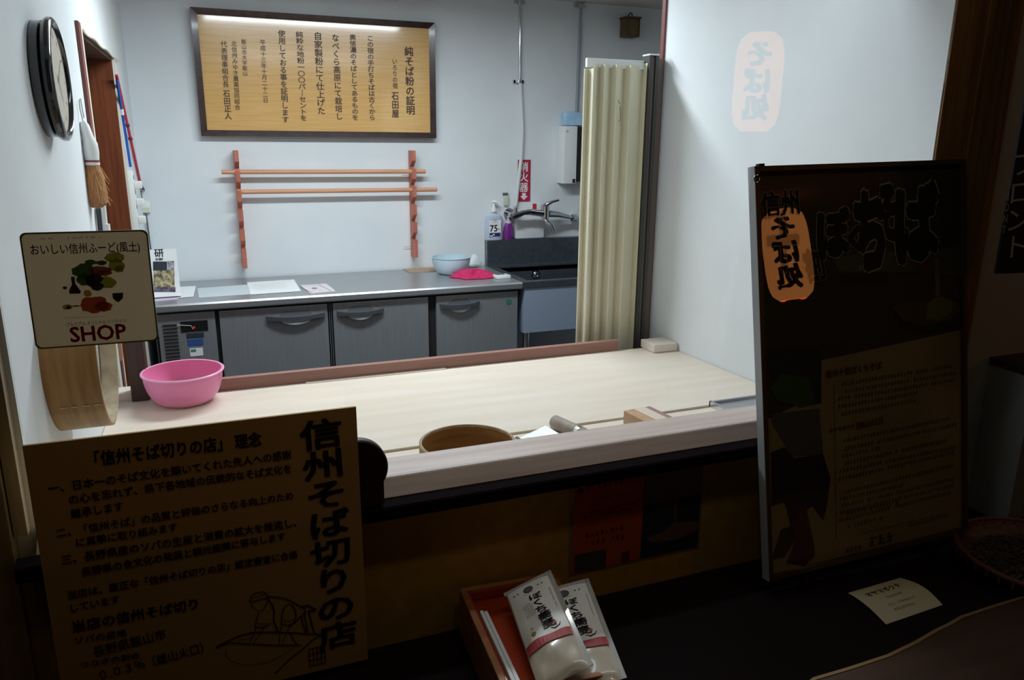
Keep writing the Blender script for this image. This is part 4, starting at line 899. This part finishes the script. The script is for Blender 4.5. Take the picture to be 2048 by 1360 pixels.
ln(P6, 920, 960, 1160, 895, .008); ln(P6, 560, 1105, 690, 1070, .012)
ribbon(g, [P6(660, 1002), P6(1150, 885)], .0012, zz + .0015); ribbon(g, [P6(518, 190), P6(532, 1040)], .0012, zz + .0015)
link('body_text', g, PI_, t, local=True)['kind'] = 'stuff'
g = G(); fakeline(g, P6(710, 1050), P6(890, 1000), .026, .95, zz + .0015); link('footer_title', g, PI_, t, local=True)['kind'] = 'stuff'
g = G(); g.box(.011, PW - .011, .011, PH - .011, -.0018, -.0000, M=Matrix.Translation((0, PH / 2, 0)) @ Matrix.Rotation(-.009, 4, 'X') @ Matrix.Translation((0, -PH / 2, 0))); link('acrylic_cover', g, glassmat('poster_acrylic'), t, local=True)
g = G(); M2 = M @ Matrix.Translation((.002, PH - .028, .006)); g.lathe([(.008 + .0015 * math.cos(k), .0015 * math.sin(k)) for k in [2 * pi * q / 8 for q in range(8)]], M2, 20, closed=True); link('hanging_ring', g, CHROME, t, True)
g = G(); g.box(.015, .03, PH, PH + .006, -.014, -.002); link('top_clip', g, NEARBLACK, t, local=True)
g = G(); 
for x, hh in ((.10, .036), (PW - .14, .048)):
    g = G(); g.box(x, x + .04, -hh, -.0002, -.020, .002); link('foot_block', g, NEARBLACK, t, local=True)

# --- mini poster on the ochre panel
YM = 1.4035
M = frame(ony(1143, 1147, YM), (1, 0, 0), (0, 0, 1)); tr = loc2(M, 1408, 912); W_, H_ = tr.x, tr.y
t = thing('panel_poster', 'orange and dark photo leaflet in a clear sleeve on the panel under the sill', 'poster', M)
g = G(); g.box(-.008, W_ + .006, -.006, H_ + .006, -.0015, -.0004); link('clear_sleeve', g, mat('sleeve_film', (150, 130, 110), .2, coat=.5), t, local=True)
g = G(); g.box(0, W_, 0, H_, -.0003, .0004); link('sheet', g, mat('orange_print', (206, 92, 36), .6, 0, (190, 78, 30), ns=8), t, local=True)
def P4(x, y): return loc2(M, 1100 + x / 4.858, 900 + y / 4.858)
q = P4(925, 175)
g = G(); poly(g, [(q.x, 0), (W_, 0), (W_, H_), (q.x, H_)], .0008); link('noodle_photo', g, mat('photo_navy', (46, 46, 66), .6), t, local=True)
q2 = P4(930, 540); g = G(); poly(g, [(q.x, q2.y), (W_, q2.y + .004), (W_, H_), (q.x, H_)], .001); link('noodle_photo', g, mat('photo_grey', (104, 106, 106), .6), t, local=True)
g = G(); poly(g, [tuple(P4(x, y).xy) for x, y in ((920, 860), (1100, 790), (1200, 700), (1440, 690), (1445, 760), (1250, 860), (1000, 900))], .0012); ribbon(g, [P4(1240, 200), P4(1215, 450), P4(1215, 700)], .006, .0012); link('printed_noodles', g, mat('photo_noodle', (120, 90, 80), .6), t, local=True)
g = G(); poly(g, [tuple(P4(x, y).xy) for x, y in ((235, 1020), (540, 960), (540, 1140), (240, 1190))], .0008); link('printed_photo', g, mat('photo_slate', (70, 78, 78), .6), t, local=True)
g = G(); poly(g, [tuple(P4(x, y).xy) for x, y in ((690, 1000), (770, 970), (770, 1070), (690, 1100))], .0008); link('printed_mark', g, mat('mark_maroon', (110, 36, 30), .6), t, local=True)
g = G(); MB_ = mat('orange_text_ink', (110, 44, 24), .6)
poly(g, [tuple(P4(x, y).xy) for x, y in ((255, 400), (292, 360), (335, 392), (295, 435))], .0009); link('diamond_mark', g, INK, t, local=True)
g = G()
fakeline(g, P4(350, 375), P4(900, 265), .013, .95, .0009)
for a, b, h in [((480, 470), (780, 400), .010), ((300, 620), (840, 510), .007), ((300, 660), (840, 560), .007), ((340, 830), (760, 740), .012), ((400, 900), (800, 820), .012)]: fakeline(g, P4(*a), P4(*b), h, .9, .0009)
link('leaflet_text', g, MB_, t, local=True)['kind'] = 'stuff'

# --- box of noodle packs
t = thing('display_box', 'open wooden display box with red lining holding the noodle packs', 'box', (.55, 1.2, bz))
rim = [onz(918, 1175, .60), onz(1108, 1143, .60)]
u = (rim[1] - rim[0]).normalized(); vdir = Vector((u.y, -u.x, 0)); o0 = rim[0]
BW, BL, BH = (rim[1] - rim[0]).length, .345, .108
M = Matrix((u, vdir * -1, (0, 0, 1))).transposed().to_4x4(); M.translation = Vector((o0.x, o0.y, bz + .0005))
# local: x right, y away (0 = far wall, -BL near wall)
BX = mat('display_box_wood', (190, 130, 84), .55, 0, (170, 112, 72), scale=(1, 10, 10), ns=4); RL = mat('red_lining', (190, 70, 40), .3, coat=.4)
for nm, bxs in (('back_wall', (0, BW, -.014, 0)), ('left_wall', (0, .014, -BL, -.0142)), ('right_wall', (BW - .014, BW, -BL, -.0142)), ('front_wall', (.0142, BW - .0142, -BL, -BL + .014))):
    g = G(); g.box(bxs[0], bxs[1], bxs[2], bxs[3], 0, BH, .003, M=M); link(nm, g, BX, t)
g = G(); g.box(.0145, BW - .0145, -BL + .0145, -.0145, .002, .01, M=M); link('floor_board', g, BX, t)
g = G(); g.box(.0145, BW - .0145, -.018, -.0145, .011, BH - .006, M=M); g.box(.0145, .018, -BL + .0145, -.0185, .011, BH - .004, M=M); link('lining', g, RL, t)
g = G(); g.box(.022, BW - .022, -BL + .02, -.022, .0105, .085, .004, M=M); solo('gift_packet', g, RL, 'glossy red packet under the noodle packs inside the box', 'packet')
for k, dx in enumerate((.0, .009)):
    g = G(); g.box(.0005 - .012 - dx * 0 + k * .0, 0, 0, 0, 0, 0) if 0 else None
    g = G(); g.box(.019 + dx, .026 + dx, -BL + .02, -.10, .086, BH + .006 - k * .003, .001, M=M)
    solo('leaflet', g, PAPER, ['white leaflets standing on edge along the left side of the box', 'second white leaflet standing on edge beside the noodle packs'][k], 'leaflet')
FILM = mat('pack_film', (196, 180, 158), .25, coat=.5)
def pack(name, label, q, thick, zoff):
    """q: four world corners tl,tr,br,bl of the lying pack"""
    u_ = (q[1] - q[0]); v_ = (q[3] - q[0]); nrm = u_.cross(v_).normalized(); nrm = nrm if nrm.z > 0 else -nrm
    M = frame(q[3], q[2] - q[3], q[0] - q[3]); t = thing(name, label, 'noodle pack', M, 'noodle packs in the display box')
    W, H = u_.length, v_.length; nx, ny = 14, 26; vs = []; fs = []
    def hz(a, b, side):
        e = (math.sin(pi * min(max(a, 0), 1)) ** .5) * (math.sin(pi * min(max(b, 0), 1)) ** .35)
        return side * thick / 2 * e + (.0018 * math.sin(9 * a + 14 * b) + .0012 * math.sin(23 * b - 7 * a)) * e
    for side in (1, -1):
        for j in range(ny + 1):
            for i in range(nx + 1):
                a, b = i / nx, j / ny; vs.append((a * W, b * H, hz(a, b, side)))
    N = (nx + 1) * (ny + 1)
    for s_ in (0, 1):
        for j in range(ny):
            for i in range(nx):
                f = [s_ * N + j * (nx + 1) + i, s_ * N + j * (nx + 1) + i + 1, s_ * N + (j + 1) * (nx + 1) + i + 1, s_ * N + (j + 1) * (nx + 1) + i]; fs.append(f if s_ == 0 else f[::-1])
    g = G(); g.add(vs, fs); link('wrapper', g, FILM, t, True, local=True)
    # seal flange along the edges
    g = G(); g.box(-.004, W + .004, H - .001, H + .010, -.0006, .0006); g.box(W - .001, W + .007, 0, H + .01, -.0006, .0006); link('seal_edge', g, mat('clear_film_edge', (190, 190, 186), .08, coat=1), t, local=True)
    # label sheet on the upper part, draped over the pillow
    y0, y1 = .30, .985; g = G(); vs = []; fs = []; n1, n2 = 10, 16
    for j in range(n2 + 1):
        for i in range(n1 + 1):
            a = .03 + .94 * i / n1; b = y0 + (y1 - y0) * j / n2; vs.append((a * W, b * H, hz(a, b, 1) + .0010))
    fs = [(j * (n1 + 1) + i, j * (n1 + 1) + i + 1, (j + 1) * (n1 + 1) + i + 1, (j + 1) * (n1 + 1) + i) for j in range(n2) for i in range(n1)]
    g.add(vs, fs); lb = link('paper_label', g, mat('label_white', (244, 238, 232), .6), t, True, local=True)
    def drape(vs, z=.0018): return [Vector((v[0], v[1], hz(v[0] / W, v[1] / H, 1) + z)) for v in vs]
    def prt(gg, mt_, nm):
        g2 = G(); g2.add(drape(gg.v), gg.f); link(nm, g2, mt_, lb, local=True)
    g = G(); n_ = 12
    for i in range(n_):
        a0, a1 = .03 + .94 * i / n_, .03 + .94 * (i + 1) / n_; g.add([(a0 * W, y0 * H, 0), (a1 * W, y0 * H, 0), (a1 * W, (y0 + .075) * H, 0), (a0 * W, (y0 + .075) * H, 0)], [(0, 1, 2, 3)])
    prt(g, mat('label_red', (180, 62, 62), .6), 'red_band')
    def ring(cx_, cy_, r0, r1, g, n=28):
        k = len(g.v); vs_ = []
        for i in range(n):
            a = 2 * pi * i / n; vs_ += [(cx_ + r0 * math.cos(a), cy_ + r0 * math.sin(a), 0), (cx_ + r1 * math.cos(a), cy_ + r1 * math.sin(a), 0)]
        g.add(vs_, [(2 * i, 2 * ((i + 1) % n), 2 * ((i + 1) % n) + 1, 2 * i + 1) for i in range(n)])
    g = G(); ring(W * .48, H * .905, .0001, W * .085, g); prt(g, mat('emblem_grey', (98, 98, 96), .6), 'emblem')
    g = G(); ring(W * .48, H * .905, W * .085, W * .105, g); ring(W * .48, H * .905, W * .03, W * .045, g)
    for k in range(4):
        x = W * (.16, .25, .71, .80)[k]; y = H * .905; ribbon(g, [Vector((x - .0015, y, 0)), Vector((x + .0015, y, 0))], .003, 0)
    fakeline(g, Vector((W * .36, H * .855, 0)), Vector((W * .62, H * .855, 0)), .003, .9, 0)
    prt(g, INK, 'emblem_outline')
    g = G(); vs_, fs_ = column('ぼくち蕎麦', .025); y1_ = 0; k = H * .40 / 5
    g.add([Vector((W * .56 + v.x * k * 1.3 + (y1_ - v.y) * k * .06, H * .825 - (y1_ - v.y) * k, 0)) for v in vs_], fs_)
    ribbon(g, [Vector((W * .62, H * .425, 0)), Vector((W * .70, H * .405, 0)), Vector((W * .80, H * .415, 0)), Vector((W * .84, H * .44, 0))], [.001, .003, .002, .001], 0)
    prt(g, INK, 'brush_lettering')
    g = G()
    for k in range(5): fakeline(g, Vector((W * (.26 + k * .045), H * .74, 0)), Vector((W * (.27 + k * .045), H * .60, 0)), .0028, .9, 0)
    fakeline(g, Vector((W * .90, H * .84, 0)), Vector((W * .90, H * .60, 0)), .003, .9, 0); prt(g, GREYINK, 'small_print')
    g = G(); ring(W * .74, H * .455, .0001, W * .035, g); prt(g, mat('seal_red', (190, 80, 50), .6), 'red_seal')
    g = G(); ring(W * .28, H * .43, W * .02, W * .05, g); ring(W * .28, H * .49, W * .02, W * .03, g); prt(g, mat('label_gold', (150, 130, 60), .6), 'gold_mark')
    return t
def near(q, dz): return [Vector(v) + Vector((0, 0, dz)) for v in q]
za, zc_ = .640, .615
L1 = .27
Q1 = [onz(983, 1208, .604), onz(1068, 1165, .644)]
dn = (onz(1166, 1312, .640) - Q1[1]).normalized(); Q1 += [Q1[1] + dn * L1, Q1[0] + dn * L1]
Q2 = [onz(1085, 1179, .615), onz(1180, 1154, .637)]
dn2 = (onz(1227, 1290, .615) - Q2[1]).normalized(); Q2 += [Q2[1] + dn2 * L1, Q2[0] + dn2 * L1]
pack('noodle_pack', 'left noodle pack with red banded white label, lying over its neighbour', Q1, .030, 0)
pack('noodle_pack', 'right noodle pack with red banded label, partly under the left pack', near(Q2, -.010), .024, 0)

# --- tray of buckwheat, card, table, cabinet, hanging sign
bc = Vector((1.872, 1.095, bz + .016)); br_ = .19
t = thing('woven_basket', 'round shallow woven basket with reddish rim on the right end of the bench', 'basket', bc)
WEAVE = mat('woven_bamboo', (112, 74, 54), .7, 0, (92, 60, 44), ns=60, bump=.3); RIMB = mat('basket_rim', (112, 66, 46), .6)
M = Matrix.Translation(bc)
g = G(); g.lathe([(br_ * .5, -.0155), (br_ * .5, 0), (br_ * .52, 0), (br_ * .52, -.0155)], M, 40, closed=True); link('foot_ring', g, RIMB, t, True)
g = G(); g.lathe([(.0001, 0), (br_ * .8, 0), (br_ * .93, .012), (br_, .034), (br_ - .006, .036), (br_ * .90, .016), (br_ * .78, .005), (.0001, .005)], M, 64); link('basket_body', g, WEAVE, t, True)
g = G(); g.lathe([(br_ - .002 + .006 * math.cos(k), .036 + .006 * math.sin(k)) for k in [2 * pi * q / 10 for q in range(10)]], M, 72, closed=True); link('rim', g, RIMB, t, True)
for k in range(40):
    a_ = 2 * pi * k / 40; g = G(); MM = M @ Matrix.Rotation(a_, 4, 'Z'); g.box(br_ * .935, br_ + .0035, -.003, .003, .016, .034, .001, M=MM); link('rib', g, RIMB, t)
g = G(); me_v = []; 
for k in range(1500):
    r_ = br_ * .80 * math.sqrt(random.random()); a_ = random.uniform(0, 2 * pi); hh = .006 + .022 * (1 - (r_ / (br_ * .82)) ** 2) * random.uniform(.3, 1)
    p = bc + Vector((r_ * math.cos(a_), r_ * math.sin(a_), hh)); s_ = random.uniform(.004, .0085); R_ = Matrix.Rotation(random.uniform(0, 6.3), 4, Vector((random.random(), random.random(), random.random() + .1)))
    g.add([p + R_ @ Vector(v) * s_ for v in ((1.2, 0, 0), (0, .8, 0), (-1.2, 0, 0), (0, -.8, 0), (0, 0, .6), (0, 0, -.6))], [(0, 1, 4), (1, 2, 4), (2, 3, 4), (3, 0, 4), (1, 0, 5), (2, 1, 5), (3, 2, 5), (0, 3, 5)])
zm = bc.z + .006
for v in g.v: v.z = max(v.z, bc.z + .006)
o = link('x', g, mat('dried_leaf_bits', (104, 92, 80), .9, 0, (66, 56, 52), ns=50), None); o.name = 'dried_leaves'; o['kind'] = 'stuff'; o['label'] = 'dark dried leaf fragments filling the round woven basket'; o['category'] = 'dried leaves'
# card
q = [onz(1696, 1187, bz), onz(1772, 1250, bz), onz(1885, 1211, bz), onz(1800, 1157, bz)]
g = G(); vs = []; n_ = 10
for i in range(n_ + 1):
    a = i / n_; c_ = .010 * math.sin(pi * a)
    L_ = q[0].lerp(q[1], a); R_ = q[3].lerp(q[2], a)
    for zt in (0, .0008): vs += [L_ + Vector((-.004 * math.sin(pi * a), 0, .001 + c_ + zt)), R_ + Vector((.006 * math.sin(pi * a), 0, .001 + c_ + zt))]
fs = []
for i in range(n_):
    b = i * 4; fs += [(b, b + 1, b + 5, b + 4), (b + 2, b + 6, b + 7, b + 3), (b, b + 4, b + 6, b + 2), (b + 1, b + 3, b + 7, b + 5)]
fs += [(0, 2, 3, 1), (n_ * 4, n_ * 4 + 1, n_ * 4 + 3, n_ * 4 + 2)]
g.add(vs, fs); o = solo('paper_card', g, mat('cream_card', (236, 232, 200), .7), 'slightly curled cream card with brown lettering lying on the bench', 'card', smooth=True)
M = frame(q[1] + Vector((0, 0, .002)), q[2] - q[1], q[0] - q[1]); wC, hC = (q[2] - q[1]).length, (q[0] - q[1]).length
def cardz(v): return .010 * math.sin(pi * min(max(1 - v[1] / hC, 0), 1)) + .0006
def cprint(items, mt_, nm):
    g = G(); [it(g) for it in items]; g2 = G(); g2.add([M @ Vector((v[0], v[1], cardz(v))) for v in g.v], g.f); link(nm, g2, mt_, o)
cprint([T('オヤマボクチ', wC * .22, wC * .82, hC * .72, 1.1, .02)], mat('card_brown_ink', (120, 72, 40), .7), 'lettering')
cprint([lambda g, y=y, a=a, b=b: fakeline(g, Vector((wC * a, hC * y, 0)), Vector((wC * b, hC * y, 0)), .007, .9, 0) for y, a, b in ((.50, .4, .75), (.32, .25, .80), (.2, .30, .70))], mat('card_grey_ink', (120, 116, 90), .7), 'small_print')

# low table in front of the bench, at the lower right
TB = mat('brown_table_top', (88, 64, 50), .6, 0, (76, 54, 44), scale=(1, 10, 1), ns=5)
t = thing('low_table', 'brown tabletop with a pale edge in the lower right foreground', 'table', (1.7, .6, 0))
def arc(pts): return pts
tp = [onz(x, y, .505) for x, y in [(1627, 1356), (1700, 1335), (1773, 1309), (1830, 1284), (1871, 1260), (1900, 1246), (1922, 1233), (1985, 1212), (2048, 1193), (2160, 1155)]]
out = [(p.x, min(p.y, .978 + .06 * (1 if p.x > 1.3 else 0) * 0 + .0 if p.x < 1.25 else p.y)) for p in tp]
out = [(.80, .90)] + out + [(2.6, 1.0), (2.6, .15), (.80, .15)]
g = G(); g.prism(out, .4915, .505); link('table_top', g, TB, t)
g = G(); e = out[:-3]; vs = []
n_ = len(e)
for (x, y) in e: vs += [(x, y + .002, .492), (x, y + .002, .5058), (x, y - .006, .5062)]
g.add(vs, [(3 * i + a, 3 * i + a + 1, 3 * i + a + 4, 3 * i + a + 3) for i in range(n_ - 1) for a in (0, 1)]); link('edge_band', g, mat('pale_edge', (158, 128, 88), .6), t)  # pale band along the far edge of the tabletop
for x in (.9, 2.45):
    for y in (.2, .80):
        g = G(); g.box(x, x + .05, y, y + .05, 0, .4912); link('leg', g, TB, t)
# grey cabinet beyond
t = thing('grey_cabinet', 'pale grey cabinet standing beyond the basket at the right edge', 'cabinet', (2.2, 1.45, bz))
CG = mat('cabinet_grey', (150, 158, 160), .6)
cA = onz(2012, 1055, bz); cB = onz(1950, 1020, bz); cC = onz(2048, 1045, bz)
d1 = (cB - cA).normalized(); 
d2 = Vector((d1.y, -d1.x, 0)); d2 = d2 if d2.x > 0 else -d2
pA = cA; pB = cA + d1 * .16; pC = cA + d2 * .42; pD = pB + d2 * .42
zt = .93
g = G(); g.prism([(pA.x, pA.y), (pC.x, pC.y), (pD.x, pD.y), (pB.x, pB.y)], bz + .001, zt); link('cabinet_body', g, CG, t)
g = G(); g.prism([(pA.x - .004, pA.y - .004), (pC.x + .004, pC.y - .004), (pD.x + .004, pD.y + .004), (pB.x - .004, pB.y + .004)], zt + .0005, zt + .02); link('top_board', g, DKBROWN, t)
g = G(); mA = pA + d2 * .05; mB = pA + d2 * .36; nn = Vector((d2.y, -d2.x, 0)) * .004; nn = nn if nn.y < 0 else -nn
g.prism([((mA + nn).x, (mA + nn).y), ((mB + nn).x, (mB + nn).y), (mB.x, mB.y), (mA.x, mA.y)], bz + .03, zt - .03); link('door', g, CG, t)
# dark front-desk sign
M = frame(ony(1988, 548, 1.22), (1, -.12, 0), (0, 0, 1))
t = thing('hanging_sign', 'dark vertical hanging sign with white lettering at the right edge', 'sign', M)
zt_ = loc2(M, 2045, 2).y
g = G(); g.box(.005, .36, .0, .92, -.006, 0); link('sign_cloth', g, mat('sign_black_cloth', (30, 28, 36), .9), t, local=True)
g = G(); tb = [M @ Vector((-.0, .925, -.003)), M @ Vector((.37, .925, -.003))]; g.tube(tb, .009, 10); link('hanging_bar', g, DKBROWN, t, True)
for x in (.05, .32):
    g = G(); g.tube([M @ Vector((x, .93, -.003)), M @ Vector((x, 1.05, -.003))], .002, 6); link('cord', g, GREYINK, t)
g = G(); g.box(1.5, 2.4, 1.10, 1.34, 2.24, 2.28); struct('trim_8', g, DKBROWN)
vtext(t, M, 'フロント', (2052, 300), (2028, 520), mat('sign_white_ink', (190, 184, 178), .8), wf=1.3)
vtext(t, M, 'FRONT', (2019, 358), (2006, 470), mat('sign_white_ink', (190, 184, 178), .8), wf=.7)
g = G(); g.box(1.93, 3.6, 1.46, 1.56, 0, 2.6); struct('wall_hall_right', g, mat('hall_wall_brown', (92, 64, 48), .8))
g = G(); g.box(-3, -.505, 1.41, 1.5, 0, 2.6); struct('wall_hall_left', g, mat('hall_wall_dark', (84, 62, 60), .8))
g = G(); g.box(-3, 7, -4.5, 1.40, 2.6, 2.65); struct('hall_ceiling', g, mat('hall_ceiling_dark', (90, 76, 60), .9))

# --- paper lantern hanging in the hall behind the viewer: it shows mirrored in the window and in the poster
LV = 6.0; lp = ony(1515, 166, LV); lc = Vector((lp.x, 2 * YW - LV, lp.z)); LS = 1.71
M = Matrix.Translation(lc) @ Matrix.Rotation(0, 4, 'Z')
t = thing('paper_lantern', 'glowing orange paper lantern hanging in the hall behind the camera', 'lantern', Matrix.Translation(lc))
LAN = mat('lantern_paper', (255, 158, 84), .8, emit=2.2)
R0, HL = .125 * LS, .25 * LS
prof = [(R0 * (.55 + .45 * math.sqrt(max(0, 1 - (k / 16 * 2 - 1) ** 4))), -HL + 2 * HL * k / 16) for k in range(17)]
g = G(); g.lathe(prof, M, 40); link('shade', g, LAN, t, True)
for zc2 in (-HL - .012, HL + .0005):
    g = G(); g.lathe([(.0001, zc2), (.072, zc2), (.072, zc2 + .012), (.0001, zc2 + .012)], M, 30); link('cap', g, BLACK, t)
g = G()
vs_, fs_ = column('そば処', .05); y1_ = 0; k = .40 * LS / 3
az = -math.atan2(lc.x - .9, YW - lc.y) * 1.0
pts_ = []
for v in vs_:
    z = .20 * LS - (y1_ - v.y) * k; xx = v.x * k * 1.1; i_ = (z + HL) / (2 * HL) * 16; i0 = min(max(int(i_), 0), 15); rr = prof[i0][0] * (1 - (i_ - i0)) + prof[i0 + 1][0] * (i_ - i0) + .002
    th = pi / 2 + math.atan2(lc.x - .9, YW - lc.y) + xx / R0
    pts_.append(M @ Vector((rr * math.cos(th), rr * math.sin(th), z)))
g.add(pts_, fs_); link('lettering', g, INK, t)
g = G(); g.tube([lc + Vector((0, 0, HL + .012)), Vector((lc.x, lc.y, 2.6))], .003, 6); link('cord', g, INK, t)
